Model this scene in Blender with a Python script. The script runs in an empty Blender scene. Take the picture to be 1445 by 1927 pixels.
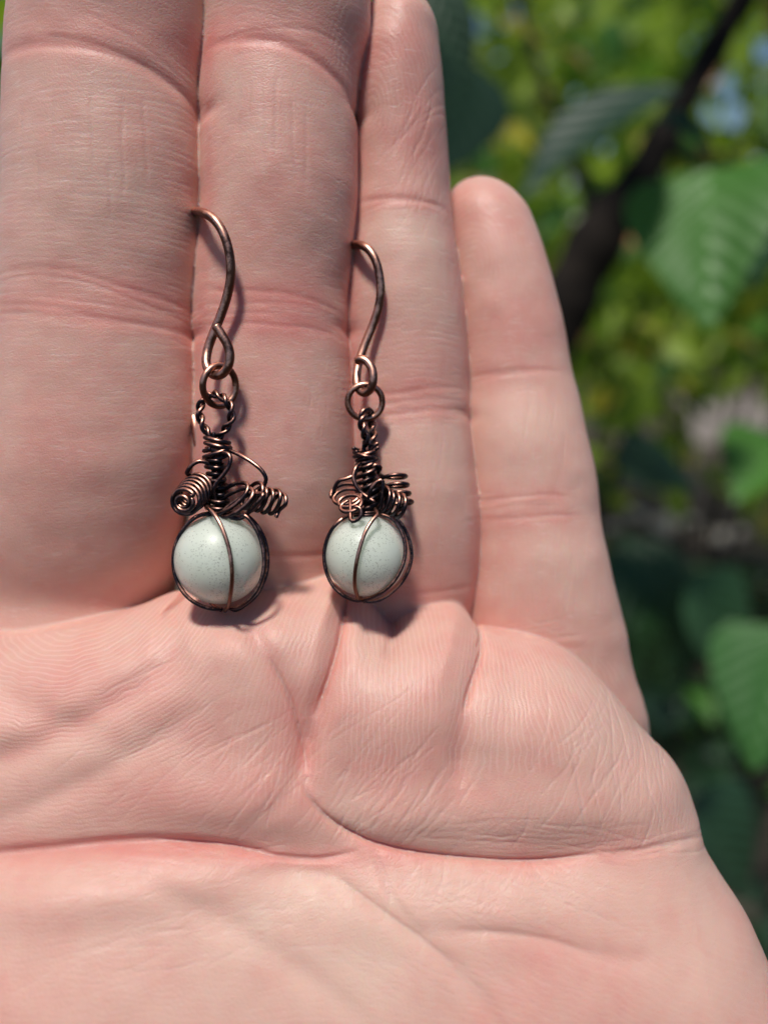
import bpy, math, random, time
import numpy as np
from mathutils import Matrix, Vector
T00 = time.perf_counter()
rnd = random.Random(7)
R = math.radians
sc = bpy.context.scene
col = sc.collection

# ------------------------------------------------------------------ camera, sky, sun
# hand frame (mm): X right, Z up the fingers, T towards the lens; lens at T = DIST
DIST = 90.0; S = 0.06; CX, CY = 722.5, 963.5            # mm per photo pixel at T = 0
PITCH = 20.0; CAM_H = 0.95
M = Matrix.Translation((0, 0, CAM_H)) @ Matrix.Rotation(-R(PITCH), 4, 'X')   # camera-level frame -> world
HAND_M = M @ Matrix.Translation((0, DIST/1000, 0))

cam_d = bpy.data.cameras.new('camera'); cam = bpy.data.objects.new('camera', cam_d); col.objects.link(cam)
cam.matrix_world = M @ Matrix.Rotation(R(90), 4, 'X')
cam_d.sensor_fit = 'VERTICAL'; cam_d.sensor_height = 36
cam_d.lens = 36*DIST/(1927*S)
cam_d.clip_start = 0.005; cam_d.clip_end = 400
cam_d.dof.use_dof = True
cam_d.dof.focus_distance = (DIST-5.0)/1000
cam_d.dof.aperture_fstop = cam_d.lens/2.9
sc.camera = cam

sun_cam = Vector((-0.13, -0.60, 0.79)).normalized()      # camera-level frame: left, towards the lens, up
sun_dir = (M.to_3x3() @ sun_cam).normalized()
SUN_EL = math.asin(sun_dir.z); SUN_AZ = math.atan2(sun_dir.x, sun_dir.y)
w = bpy.data.worlds.new('World'); sc.world = w; w.use_nodes = True
wn = w.node_tree
sky = wn.nodes.new('ShaderNodeTexSky'); sky.sky_type = 'NISHITA'; sky.sun_disc = False
sky.sun_elevation = SUN_EL; sky.sun_rotation = SUN_AZ; sky.dust_density = 0.0; sky.ozone_density = 4.5; sky.altitude = 1200
bg = wn.nodes['Background']; bg.inputs['Strength'].default_value = 0.068
wn.links.new(sky.outputs[0], bg.inputs['Color'])
sl = bpy.data.lights.new('sun', 'SUN'); sl.energy = 3.95; sl.angle = R(8); sl.color = (1, 0.95, 0.88)
so = bpy.data.objects.new('sun', sl); col.objects.link(so)
so.rotation_euler = sun_dir.to_track_quat('Z', 'Y').to_euler(); so.location = (0, 0, 5)
sc.view_settings.view_transform = 'Standard'; sc.view_settings.look = 'None'
sc.view_settings.exposure = 0.0; sc.view_settings.gamma = 1.0

# ------------------------------------------------------------------ helpers
def tag(o, label=None, cat=None, group=None, kind=None):
    if label: o['label'] = label
    if cat: o['category'] = cat
    if group: o['group'] = group
    if kind: o['kind'] = kind
    return o

def mesh_np(name, V, F, mat=None, parent=None, smooth=True, mw=None):
    me = bpy.data.meshes.new(name)
    V = np.asarray(V, np.float32); F = np.asarray(F, np.int32)
    me.vertices.add(len(V)); me.vertices.foreach_set('co', V.ravel())
    n = F.shape[1]
    me.loops.add(F.size); me.loops.foreach_set('vertex_index', F.ravel())
    me.polygons.add(len(F)); me.polygons.foreach_set('loop_start', np.arange(0, F.size, n, dtype=np.int32))
    me.update(calc_edges=True)
    if smooth: me.polygons.foreach_set('use_smooth', np.ones(len(F), bool))
    if mat: me.materials.append(mat)
    o = bpy.data.objects.new(name, me); col.objects.link(o)
    if parent: o.parent = parent
    if mw is not None: o.matrix_world = mw
    return o

def empty(name, mw):
    o = bpy.data.objects.new(name, None); col.objects.link(o); o.empty_display_size = 0.005
    o.matrix_world = mw
    return o

class NT:
    def __init__(s, name):
        s.m = bpy.data.materials.new(name); s.m.use_nodes = True; s.t = s.m.node_tree
        s.b = s.t.nodes['Principled BSDF']; s.out = s.t.nodes['Material Output']
    def n(s, ty, **kw):
        x = s.t.nodes.new('ShaderNode'+ty)
        for k, v in kw.items():
            if k.startswith('i_'): x.inputs[k[2:].replace('_', ' ')].default_value = v
            else: setattr(x, k, v)
        return x
    def l(s, a, b): s.t.links.new(a, b)
    def math(s, op, a, b=None, c=None):
        x = s.t.nodes.new('ShaderNodeMath'); x.operation = op
        for i, v in enumerate((a, b, c)):
            if v is None: continue
            if isinstance(v, (int, float)): x.inputs[i].default_value = v
            else: s.l(v, x.inputs[i])
        return x.outputs[0]
    def mix(s, f, a, b, mode='MIX'):
        x = s.t.nodes.new('ShaderNodeMix'); x.data_type = 'RGBA'; x.blend_type = mode
        for i, v in ((0, f), (6, a), (7, b)):
            if isinstance(v, (int, float)): x.inputs[i].default_value = v
            elif isinstance(v, tuple): x.inputs[i].default_value = (*v, 1) if len(v) == 3 else v
            else: s.l(v, x.inputs[i])
        return x.outputs[2]
    def ramp(s, f, stops):
        x = s.t.nodes.new('ShaderNodeMapRange'); 
        x.inputs[1].default_value, x.inputs[2].default_value, x.inputs[3].default_value, x.inputs[4].default_value = stops
        x.interpolation_type = 'SMOOTHSTEP'
        s.l(f, x.inputs[0]); return x.outputs[0]

# ------------------------------------------------------------------ the hand: outlines traced from image pixels
def tab(rows, z_of, sm=1.2):
    """dense smooth table over Z from (Z, value...) rows"""
    r = np.array(sorted([(z_of(a[0]), *a[1:]) for a in rows]), float)
    zz = np.arange(-90, 96, 0.25)
    k = np.exp(-0.5*(np.arange(-24, 25)*0.25/sm)**2); k /= k.sum()
    out = [zz]
    for j in range(1, r.shape[1]):
        v = np.interp(zz, r[:, 0], r[:, j])
        v = np.convolve(np.pad(v, 24, mode='edge'), k, 'valid')
        out.append(v)
    return out

def to_w(px, py, T):
    f = S*(DIST-T)/DIST
    return (px-CX)*f, (CY-py)*f

# per finger: rows of (photo row, left edge, right edge, front height, half thickness)
FING = {
 'index': dict(rows=[(-430,20,330,-3,7),(-300,0,352,0.5,7.5),(-150,-12,372,2.0,8),(-40,-18,379,2.2,8),(30,-25,380,1.7,8.2),(85,-30,375,1.4,8.2),
        (150,-32,366,1.6,8.4),(220,-36,367,1.9,8.6),(320,-38,369,2.2,8.8),(420,-40,366,2.0,8.8),(500,-42,360,1.7,8.8),(560,-46,355,1.5,8.8),(605,-50,353,1.6,8.8),
        (660,-55,360,1.8,8.8),(780,-64,360,2.2,9),(880,-74,352,2.3,9),(980,-85,337,1.0,9),(1060,-95,326,-1.4,9),(1130,-100,312,-4.8,9),(1250,-100,300,-4,8)], zt=-190, tip=8.5),
 'middle': dict(rows=[(-620,395,640,-5,7),(-480,380,670,-2,7.5),(-330,372,688,0.2,8),(-150,370,694,0.8,8),(-30,364,698,0.6,8),(40,368,694,0.2,8),(90,364,682,-0.3,8),
        (150,355,669,0.0,8.2),(240,356,672,0.4,8.4),(340,358,671,0.7,8.6),(440,355,664,0.5,8.6),(520,348,656,0.1,8.6),(575,343,653,-0.1,8.4),(625,344,655,0.0,8.4),
        (720,349,661,0.4,8.6),(820,347,666,0.8,8.8),(920,340,671,0.8,8.8),(1010,332,668,-0.5,8.8),(1080,324,660,-2.4,8.6),(1250,360,640,-5,8)], zt=-250, tip=8.5),
 'ring': dict(rows=[(-60,683,815,-4,7),(0,677,822,-2.6,7.2),(80,666,827,-1.6,7.5),(160,652,836,-1.4,7.6),(250,655,845,-1.9,7.8),(320,654,849,-2.5,7.8),(368,652,850,-2.6,7.8),
        (410,649,856,-2.5,7.9),(500,641,869,-1.9,8),(580,636,878,-1.9,8),(660,640,884,-2.2,8),(715,644,885,-2.4,8),(770,646,886,-2.5,8),
        (830,649,892,-2.1,8.2),(920,654,901,-1.8,8.2),(1010,655,908,-2.2,8.2),(1080,648,906,-3.2,8.2),(1150,641,892,-4.8,8),(1300,640,880,-7,8)], zt=45, tip=5.8),
 'pinky': dict(rows=[(340,825,975,-7,6.2),(420,837,1004,-5.6,6.5),(500,850,1035,-4.9,6.8),(580,859,1057,-4.9,6.8),(650,865,1070,-5.4,6.8),(697,866,1076,-5.7,6.8),
        (745,867,1092,-5.7,7),(820,872,1108,-4.9,7),(890,879,1126,-5.1,7),(940,884,1130,-5.4,7),(985,887,1133,-5.5,7.2),(1060,889,1152,-5.0,7.4),(1140,882,1171,-5.3,7.4),
        (1210,880,1184,-6.0,7.4),(1260,868,1192,-6.6,7.4),(1330,870,1214,-7.4,7.4),(1388,880,1234,-9,7.4),(1500,900,1270,-12,7.4)], zt=405, tip=6.3),
}
FT = {}
LEAN = dict(index=0.105, middle=0.105, ring=0.02, pinky=-0.08)     # how far each finger leans towards (+) the lens
for nm, d in FING.items():
    rows = []; lean = LEAN[nm]
    d['rows'] = [(py, xl, xr, tf+lean*S*(1000-max(py, -250)) if py < 1000 else tf, b) for (py, xl, xr, tf, b) in d['rows']]
    for (py, xl, xr, tf, b) in d['rows']:
        t = tf-3.0
        xl_, z = to_w(xl, py, t); xr_, z = to_w(xr, py, t-2.5)
        rows.append((z, (xl_+xr_)/2, (xr_-xl_)/2, tf-b, b))
    ft = tab(rows, lambda v: v)
    tf0 = np.interp(d['zt'], [r[0] for r in d['rows']], [r[3] for r in d['rows']])
    FT[nm] = dict(t=ft, z0=to_w(0, d['zt'], tf0-3)[1], tip=d['tip'], zb=to_w(0, 1270 if nm != 'pinky' else 1390, -2)[1])

palm_rows = [(1000,3.0),(1100,3.6),(1180,4.6),(1260,5.7),(1350,6.6),(1450,7.0),(1540,7.3),(1600,7.6),(1680,9.0),(1800,11.4),(1927,13.6),(2100,16),(2400,18)]
pt = tab([(to_w(0, a, b)[1], b) for a, b in palm_rows], lambda v: v, 2.0)
def palm_T(X, Z):
    """front height of the palm without its relief"""
    t = np.interp(Z, pt[0], pt[1])
    x = np.clip((X+2)/34, 0, 1.6)
    return t - 4.3*x*x*(3-2*np.minimum(x, 1.0))*0.36 - 0.0

side = [(1140,1040),(1165,1140),(1190,1240),(1210,1310),(1234,1388),(1275,1440),(1305,1500),(1324,1545),(1332,1585),(1338,1610),(1370,1665),(1415,1730),(1450,1800),(1490,1880),(1530,1960),(1600,2120),(1680,2400)]
_sx = np.array(side, float)
def PW(px, py):
    """photo pixel on the palm -> hand frame"""
    px = np.asarray(px, float); py = np.asarray(py, float)
    T = np.full(px.shape, 6.0)
    d = (np.interp(py, _sx[:, 1], _sx[:, 0])-px)*0.058
    q = np.clip(1-d/13, 0, 1); drop = np.where(py > 1150, 11.5*(1-np.sqrt(1-q*q)), 0)
    for _ in range(8):
        X, Z = to_w(px, py, T); T = palm_T(X, Z)-drop
    return X, Z
def FW(nm):
    ft = FT[nm]['t']
    def f(px, py):
        px = np.asarray(px, float); py = np.asarray(py, float)
        T = np.zeros(px.shape)
        for _ in range(5):
            X, Z = to_w(px, py, T); T = np.interp(Z, ft[0], ft[3])+np.interp(Z, ft[0], ft[4])
        return X, Z
    return f

# rasters over the hand's X-Z plane
RS = 0.14
X0, X1, Z0, Z1 = -104.0, 66.0, -84.0, 84.0
NX, NZ = int((X1-X0)/RS)+1, int((Z1-Z0)/RS)+1
gx = X0+RS*np.arange(NX); gz = Z0+RS*np.arange(NZ)
def ras(): return np.zeros((NX, NZ), np.float32)
def smp(A, X, Z):
    fx = np.clip((X-X0)/RS, 0, NX-1.001); fz = np.clip((Z-Z0)/RS, 0, NZ-1.001)
    i = fx.astype(np.int32); j = fz.astype(np.int32); u = (fx-i).astype(np.float32); v = (fz-j).astype(np.float32)
    return (A[i, j]*(1-u)+A[i+1, j]*u)*(1-v)+(A[i, j+1]*(1-u)+A[i+1, j+1]*u)*v
def smooth_line(p, n=None, it=2):
    p = np.asarray(p, float)
    for _ in range(it):                                       # Chaikin
        q = [p[0]]
        for a, b in zip(p[:-1], p[1:]): q += [a*.75+b*.25, a*.25+b*.75]
        q.append(p[-1]); p = np.array(q)
    return p
def stroke(A, P, width, depth, prof='g', wpx=None, taper=True, mode='add'):
    """groove (depth<0) or fold (depth>0) along a polyline P (hand frame mm)"""
    reach = width*3.2 if prof == 'g' else width*4.5
    lo = P.min(0)-reach; hi = P.max(0)+reach
    i0, i1 = max(0, int((lo[0]-X0)/RS)), min(NX, int((hi[0]-X0)/RS)+2)
    j0, j1 = max(0, int((lo[1]-Z0)/RS)), min(NZ, int((hi[1]-Z0)/RS)+2)
    if i1 <= i0 or j1 <= j0: return
    x = gx[i0:i1, None]; z = gz[None, j0:j1]
    L = np.concatenate([[0], np.cumsum(np.hypot(*np.diff(P, axis=0).T))]); tot = L[-1]+1e-9
    best = np.full((i1-i0, j1-j0), 1e9); par = np.zeros_like(best)
    for k in range(len(P)-1):
        a, b = P[k], P[k+1]; d = b-a; dd = d@d+1e-12
        t = np.clip(((x-a[0])*d[0]+(z-a[1])*d[1])/dd, 0, 1)
        q = (x-a[0]-t*d[0])**2+(z-a[1]-t*d[1])**2
        m = q < best; best = np.where(m, q, best); par = np.where(m, (L[k]+t*(L[k+1]-L[k]))/tot, par)
    dist = np.sqrt(best)
    e = np.exp(-(dist/width)**2) if prof == 'g' else np.exp(-dist/width)
    if prof == 's': e = np.exp(-dist/width)
    if taper: e = e*np.clip(np.minimum(par, 1-par)*5+0.12, 0, 1)**0.7
    v = (e*depth).astype(np.float32)
    if mode == 'add': A[i0:i1, j0:j1] += v
    elif mode == 'min': A[i0:i1, j0:j1] = np.minimum(A[i0:i1, j0:j1], v)
    else: A[i0:i1, j0:j1] = np.maximum(A[i0:i1, j0:j1], v)
def blob(A, cx, cz, rx, rz, amp, ang=0, to=PW):
    X, Z = to(cx, cz); rx *= S; rz *= S
    reach = 3*max(rx, rz)
    i0, i1 = max(0, int((X-reach-X0)/RS)), min(NX, int((X+reach-X0)/RS)+2)
    j0, j1 = max(0, int((Z-reach-Z0)/RS)), min(NZ, int((Z+reach-Z0)/RS)+2)
    if i1 <= i0 or j1 <= j0: return
    x = gx[i0:i1, None]-X; z = gz[None, j0:j1]-Z
    c, s = math.cos(R(ang)), math.sin(R(ang))
    u = x*c+z*s; v = -x*s+z*c
    A[i0:i1, j0:j1] += (amp*np.exp(-(u/rx)**2-(v/rz)**2)).astype(np.float32)
def pl(pts, to=PW, it=2):
    p = smooth_line(pts, it=it); X, Z = to(p[:, 0], p[:, 1]); return np.stack([X, Z], 1)

def seg_dist(P, gX, gZ, closed=False):
    """signed distance to an open polyline, positive on its right-hand side when walked"""
    best = np.full(np.broadcast(gX, gZ).shape, 1e9); sg = np.zeros_like(best)
    for k in range(len(P)-1):
        a, b = P[k], P[k+1]; d = b-a; dd = d@d+1e-12
        t = ((gX-a[0])*d[0]+(gZ-a[1])*d[1])/dd
        if k == 0 and len(P) > 1: t = np.minimum(t, 1)
        elif k == len(P)-2: t = np.maximum(t, 0)
        else: t = np.clip(t, 0, 1)
        q = (gX-a[0]-t*d[0])**2+(gZ-a[1]-t*d[1])**2
        cr = d[0]*(gZ-a[1])-d[1]*(gX-a[0])
        m = q < best; best = np.where(m, q, best); sg = np.where(m, -np.sign(cr), sg)
    return np.sqrt(best)*sg

# palm border: ledge over the finger bases (left to right), then the outer edge of the hand (top to bottom)
ledge = [(-700,1230),(-300,1215),(-60,1222),(60,1208),(150,1190),(215,1164),(258,1141),(294,1131),(308,1146),(318,1141),(345,1128),(400,1132),(450,1134),(500,1118),(560,1108),(612,1092),(640,1094),(654,1118),
         (690,1150),(728,1182),(748,1180),(780,1166),(830,1156),(868,1156),(893,1176),(912,1200),(940,1216),(985,1225),(1040,1230),(1100,1246),(1180,1268),(1260,1285)]
GX, GZ = gx[::2, None], gz[None, ::2]
up2 = lambda A: np.repeat(np.repeat(A, 2, 0), 2, 1)[:NX, :NZ].astype(np.float32)
def blur(A, n=2):
    for _ in range(n):
        A = (np.roll(A, 1, 0)+2*A+np.roll(A, -1, 0))/4; A = (np.roll(A, 1, 1)+2*A+np.roll(A, -1, 1))/4
    return A
def full(P): return blur(up2(seg_dist(P, GX, GZ)), 3)
D_ledge = full(pl(ledge, it=2))
def SW(px, py):
    px = np.asarray(px, float); py = np.asarray(py, float); T = np.full(px.shape, 0.0)
    for _ in range(8):
        X, Z = to_w(px, py, T); T = palm_T(X, Z)-6.5
    return X, Z
D_side = full(pl(side, SW, it=2))
print('dist rasters', time.perf_counter()-T00)

DP = ras(); DF = ras()            # relief of palm and of fingers, mm
TONE = ras(); PALE = ras(); DRY = ras(); FOLD = ras()
# --- mounds and hollows
for c in [(150,1230,190,75,0.7,-22),(420,1270,130,110,0.7,0),(520,1170,70,60,0.5,0),(745,1320,100,130,1.0,0),(1040,1370,180,140,1.1,-15),(250,1420,230,60,0.5,-22),
          (440,1500,180,70,0.9,0),(760,1540,110,50,0.5,0),(1020,1530,240,60,1.0,0),(1230,1470,70,90,0.2,-60),(100,1900,330,260,3.0,20),(560,1600,120,40,-0.3,0),
          (660,1480,60,70,-0.5,0),(880,1460,60,110,-0.5,0),(560,1400,50,110,-0.5,0),(1000,1700,260,60,0.5,0),(740,1190,45,60,-0.9,0),(60,1340,200,30,-0.5,-20),
          (760,1240,90,50,0.3,0), (900,1690,240,50,0.25,5), (330,1640,190,40,0.8,5), (60,1660,150,50,0.7,0), (1130,1880,200,70,0.4,0)]:
    blob(DP, *c)
blob(DP, 425, 1195, 110, 60, 1.5)
# --- deep palm creases: (points, width mm, depth mm, profile)
CRE = [
 ([(-200,1625),(-60,1612),(30,1604),(100,1592),(175,1584),(245,1577),(310,1576),(370,1580),(430,1590),(490,1604),(550,1617),(610,1621),(668,1606),(700,1594)],2.6,-0.75,'g'),
 ([(-60,1612),(60,1600),(175,1586),(310,1577),(430,1590),(500,1605)],0.75,-0.75,'g'),
 ([(300,1577),(430,1590),(490,1604),(550,1617),(610,1621),(668,1606)],0.3,-0.3,'g'),
 ([(560,1470),(585,1506),(620,1545),(680,1584),(750,1604),(850,1619),(960,1627),(1050,1622),(1130,1606),(1200,1594),(1235,1592)],2.7,-0.50,'g'),
 ([(585,1506),(620,1545),(680,1584),(750,1604),(850,1619),(960,1627),(1050,1622),(1130,1606)],0.8,-0.36,'g'),
 ([(570,1480),(585,1506),(620,1545),(680,1584),(750,1604),(850,1619),(960,1627),(1050,1622),(1120,1608)],0.26,-0.42,'g'),
 ([(440,1146),(475,1190),(515,1250),(545,1315),(562,1385),(575,1450),(592,1500)],1.3,-0.50,'g'),
 ([(510,1240),(545,1315),(562,1385),(575,1450)],0.28,-0.30,'g'),
 ([(648,1110),(640,1180),(630,1240),(612,1295),(592,1350),(580,1410),(578,1460)],1.2,-0.85,'g'),
 ([(646,1130),(640,1190),(630,1240),(612,1295),(592,1350)],0.3,-0.55,'g'),
 ([(925,1218),(912,1250),(895,1280),(878,1320),(868,1370),(866,1430),(860,1480)],1.3,-0.55,'g'),
 ([(922,1222),(905,1262),(885,1300),(873,1340)],0.28,-0.5,'g'),
 ([(905,1175),(920,1200),(918,1222),(905,1235)],0.35,-0.4,'g'),
 ([(735,1175),(742,1200),(738,1225),(728,1250)],0.8,-0.8,'g'),
 ([(-60,1445),(60,1405),(150,1362),(230,1312),(300,1262),(355,1215)],1.7,-0.60,'g'),
 ([(-60,1555),(40,1525),(140,1478),(240,1425),(330,1368),(380,1320)],1.3,-0.28,'g'),
 ([(306,1126),(310,1146),(300,1158),(285,1168)],0.45,-0.45,'g'),
 ([(160,1596),(270,1630),(350,1672),(430,1722),(510,1780),(600,1846),(690,1927),(760,2000)],1.2,-0.26,'g'),
 ([(470,1640),(560,1640),(640,1656),(720,1712),(790,1762),(850,1812),(900,1870),(940,1930),(980,2000)],0.9,-0.26,'g'),
 ([(640,1656),(720,1712),(790,1762),(850,1812)],0.25,-0.14,'g'),
 ([(770,1752),(860,1748),(960,1752),(1040,1768),(1110,1792),(1180,1806),(1230,1800)],0.9,-0.20,'g'),
 ([(860,1748),(960,1752),(1040,1768),(1110,1792)],0.3,-0.12,'g'),
 ([(700,1594),(716,1640),(740,1690),(790,1745)],0.5,-0.12,'g'),
 ([(1130,1606),(1200,1600),(1250,1580),(1310,1566)],0.35,-0.15,'g'),
 ([(1190,1262),(1215,1330),(1232,1385),(1236,1395)],0.5,-0.3,'g'),
 ([(560,1360),(572,1430),(540,1500),(470,1545)],1.0,-0.2,'g'),
]
for pts, wd, dp, pr in CRE: stroke(DP, pl(pts), wd, dp, pr)
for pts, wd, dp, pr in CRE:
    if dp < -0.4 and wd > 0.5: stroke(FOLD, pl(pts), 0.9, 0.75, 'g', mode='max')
# --- small palm lines: fields of thin strokes
def hair(A, to, cx, cy, rx, ry, n, ang, ja, ln, jl, wd, dp, curve=0.0, dry=0.6, seed=1):
    r = random.Random(seed)
    dp = dp*(0.36 if to is not PW else 0.55 if cy < 1600 else 0.3); wd = wd*0.8; dry = dry*0.32
    for _ in range(n):
        x = r.gauss(cx, rx*0.5); y = r.gauss(cy, ry*0.5)
        if abs(x-cx) > rx or abs(y-cy) > ry: continue
        a = R(ang+r.gauss(0, ja)); L = ln*math.exp(r.gauss(0, jl))/2
        dx, dy = math.cos(a)*L, -math.sin(a)*L; nx_, ny_ = -dy, dx
        k = curve+r.gauss(0, 0.05)
        j = lambda: r.gauss(0, 0.025)
        pts = [(x-dx+nx_*j(), y-dy+ny_*j())]
        for t in (-0.5, 0, 0.5): q = k*(1-t*t)+j(); pts.append((x+dx*t+nx_*q, y+dy*t+ny_*q))
        pts.append((x+dx, y+dy))
        P = pl(pts, to, 1)
        amp = r.uniform(0.45, 1.1)
        stroke(A, P, wd, dp*amp)
        if dry: stroke(DRY, P+0.07, wd*1.0, dry*amp*r.uniform(0.3, 1), mode='max')
hair(DP, PW, 700,1450,110,130, 46, 52,10, 75,.5, .13,-.10, seed=2)
hair(DP, PW, 780,1500,140,80, 40, 58,9, 70,.5, .13,-.10, seed=3)
hair(DP, PW, 480,1440,120,90, 24, 50,12, 90,.5, .13,-.10, seed=4)
hair(DP, PW, 330,1400,180,120, 22, 32,8, 130,.5, .14,-.09, dry=.4, seed=5)
hair(DP, PW, 1090,1430,150,140, 26, 62,12, 130,.4, .14,-.10, curve=.1, seed=6)
hair(DP, PW, 1170,1420,100,140, 22, 96,8, 170,.4, .14,-.12, curve=.05, seed=7)
hair(DP, PW, 1000,1690,230,70, 60, -25,14, 90,.5, .14,-.09, seed=8)
hair(DP, PW, 900,1680,250,90, 40, 55,18, 90,.5, .13,-.08, seed=9)
hair(DP, PW, 900,1840,250,70, 70, -35,10, 110,.4, .14,-.07, seed=10)
hair(DP, PW, 300,1720,300,110, 70, 12,12, 100,.5, .16,-.07, seed=11, dry=.4)
hair(DP, PW, 1000,1570,240,40, 36, -6,8, 110,.4, .14,-.08, seed=12)
hair(DP, PW, 1200,1590,90,25, 16, 12,6, 110,.3, .14,-.10, seed=13)
hair(DP, PW, 640,1550,80,60, 20, 60,12, 55,.5, .13,-.10, seed=14)
hair(DP, PW, 860,1560,200,50, 30, 50,30, 40,.5, .12,-.07, seed=15)
hair(DP, PW, 250,1250,180,60, 24, 28,10, 70,.5, .12,-.07, seed=16)
hair(DP, PW, 430,1595,160,16, 26, -6,10, 60,.5, .12,-.09, seed=17)

# --- finger creases
Fi, Fm, Fr, Fp = FW('index'), FW('middle'), FW('ring'), FW('pinky')
FC = [
 (Fi,[(-40,62),(60,74),(150,84),(230,98),(300,120),(375,158)],0.75,-0.55),(Fi,[(-40,80),(60,82),(160,92),(260,104),(330,120)],0.22,-0.12),
 (Fi,[(60,58),(160,74),(260,104),(370,150)],0.25,-0.16),(Fi,[(150,20),(230,55),(320,100)],0.25,-0.12),
 (Fi,[(-40,498),(60,502),(140,508),(220,535),(290,548),(358,560)],0.35,-0.26),(Fi,[(-40,520),(60,512),(160,528),(240,556),(340,588)],0.25,-0.2),
 (Fi,[(-40,560),(60,570),(150,590),(240,602),(360,606)],0.35,-0.26),(Fi,[(0,548),(100,560),(200,572),(300,580)],0.2,-0.12),(Fi,[(-40,575),(100,596),(200,606),(300,604)],0.5,-0.2),
 (Fm,[(385,60),(450,66),(520,74),(580,96),(630,120),(672,146)],0.6,-0.5),(Fm,[(385,62),(440,56),(520,52),(600,48),(680,60)],0.25,-0.16),
 (Fm,[(400,66),(480,80),(560,88),(640,124)],0.2,-0.12),(Fm,[(380,90),(450,76),(520,72),(600,80)],0.2,-0.1),
 (Fm,[(362,532),(430,545),(500,548),(560,552),(620,565),(655,575)],0.3,-0.26),(Fm,[(362,560),(440,572),(520,568),(600,570)],0.25,-0.14),
 (Fm,[(362,600),(440,606),(520,612),(600,612),(655,622)],0.3,-0.24),(Fm,[(365,585),(450,588),(540,590)],0.2,-0.14),(Fm,[(365,520),(420,545),(450,580)],0.3,-0.14),
 (Fm,[(355,1035),(430,1042),(520,1048),(600,1048),(665,1040)],0.5,-0.35),
 (Fr,[(665,366),(720,372),(780,374),(850,378)],0.4,-0.4),(Fr,[(680,390),(740,378),(800,378),(845,370)],0.2,-0.16),
 
 (Fr,[(668,736),(740,740),(820,728),(884,722)],0.3,-0.3),(Fr,[(700,762),(760,755),(830,748),(884,748)],0.25,-0.2),(Fr,[(668,790),(740,780),(820,768),(886,766)],0.35,-0.32),
 (Fr,[(700,745),(760,742),(830,745)],0.2,-0.14),(Fr,[(720,905),(780,912),(850,905)],0.2,-0.08),(Fr,[(700,1108),(780,1118),(840,1114),(898,1108)],0.35,-0.3),
 (Fp,[(885,702),(940,700),(1000,695),(1055,696)],0.4,-0.42),(Fp,[(890,716),(950,704),(1010,702)],0.22,-0.18),
 (Fp,[(905,946),(960,936),(1020,930),(1080,934)],0.3,-0.3),(Fp,[(905,978),(970,976),(1040,968),(1100,972)],0.35,-0.28),(Fp,[(915,960),(980,950),(1050,952)],0.2,-0.14),
 (Fp,[(895,1180),(970,1196),(1040,1200),(1110,1196)],0.3,-0.18),(Fp,[(895,1205),(970,1216),(1040,1216),(1110,1220)],0.4,-0.3),
]
for to, pts, wd, dp in FC: stroke(DF, pl(pts, to), wd, dp*(0.34 if wd >= 0.5 else 0.22))
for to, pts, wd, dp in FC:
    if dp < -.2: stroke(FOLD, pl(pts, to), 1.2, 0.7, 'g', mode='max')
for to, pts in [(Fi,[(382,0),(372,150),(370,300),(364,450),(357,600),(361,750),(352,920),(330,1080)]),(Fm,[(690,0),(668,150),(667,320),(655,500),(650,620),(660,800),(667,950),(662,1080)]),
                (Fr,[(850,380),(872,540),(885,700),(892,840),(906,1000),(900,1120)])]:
    stroke(FOLD, pl(pts, to), 1.1, 0.95, 'g', taper=False, mode='max')  # pressed-skin redness along the seams, also painting shade into the gaps
# pinches at the finger edges
for to, x, y in [(Fi,372,165),(Fi,354,606),(Fm,668,146),(Fm,650,596),(Fr,886,770)]: blob(DF, x, y, 26, 14, -0.25, 0, to)
# fine lines on fingers
def rows(A, to, x0, x1, y0, y1, step, ang, seg, gap, wd, dp, dry, bow=0.0, seed=1, fan=0.0):
    """even family of broken near-parallel lines"""
    r = random.Random(seed); y = y0
    while y < y1:
        x = x0-r.random()*seg
        while x < x1:
            L = seg*r.uniform(0.5, 1.5); xs = np.linspace(x, min(x+L, x1), 5); u = (xs-x0)/(x1-x0)
            f = (y-y0)/(y1-y0)-0.5
            ys = y+math.tan(R(ang+fan*f))*(xs-(x0+x1)/2)*-1+bow*(2*u-1)**2+np.array([r.gauss(0, 1.3) for _ in xs])
            if xs[-1]-xs[0] > 8:
                k = r.uniform(0.35, 1.1); P = pl(np.stack([xs, ys], 1), to, 1)
                stroke(A, P, wd, dp*k*0.6); stroke(DRY, P+0.06, wd*1.1, dry*k*0.6, mode='max')
            x += L+gap*r.random()*2
        y += step*r.uniform(0.7, 1.3)
rows(DF, Fi, 20, 345, 135, 470, 12.5, 0, 110, 26, .12, -.050, .60, bow=-7, seed=61, fan=-10)
rows(DF, Fi, 0, 350, 0, 85, 11, -12, 70, 20, .11, -.045, .35, bow=8, seed=62)
rows(DF, Fi, 0, 350, 470, 620, 13, -5, 80, 25, .12, -.05, .45, seed=63)
rows(DF, Fi, 40, 340, 620, 860, 15, 3, 60, 30, .10, -.035, .40, bow=-8, seed=64)
rows(DF, Fi, 60, 330, 860, 1090, 17, 12, 40, 40, .10, -.025, .2, seed=65)
rows(DF, Fm, 385, 660, 150, 480, 12, -3, 34, 26, .11, -.04, .45, bow=6, seed=66, fan=-14)
rows(DF, Fm, 390, 670, 0, 75, 10, -14, 60, 20, .11, -.05, .4, seed=67)
rows(DF, Fm, 375, 650, 500, 630, 11, -2, 45, 26, .11, -.045, .4, seed=68)
rows(DF, Fm, 380, 655, 640, 900, 13, -2, 30, 26, .10, -.035, .42, bow=-5, seed=69)
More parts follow.
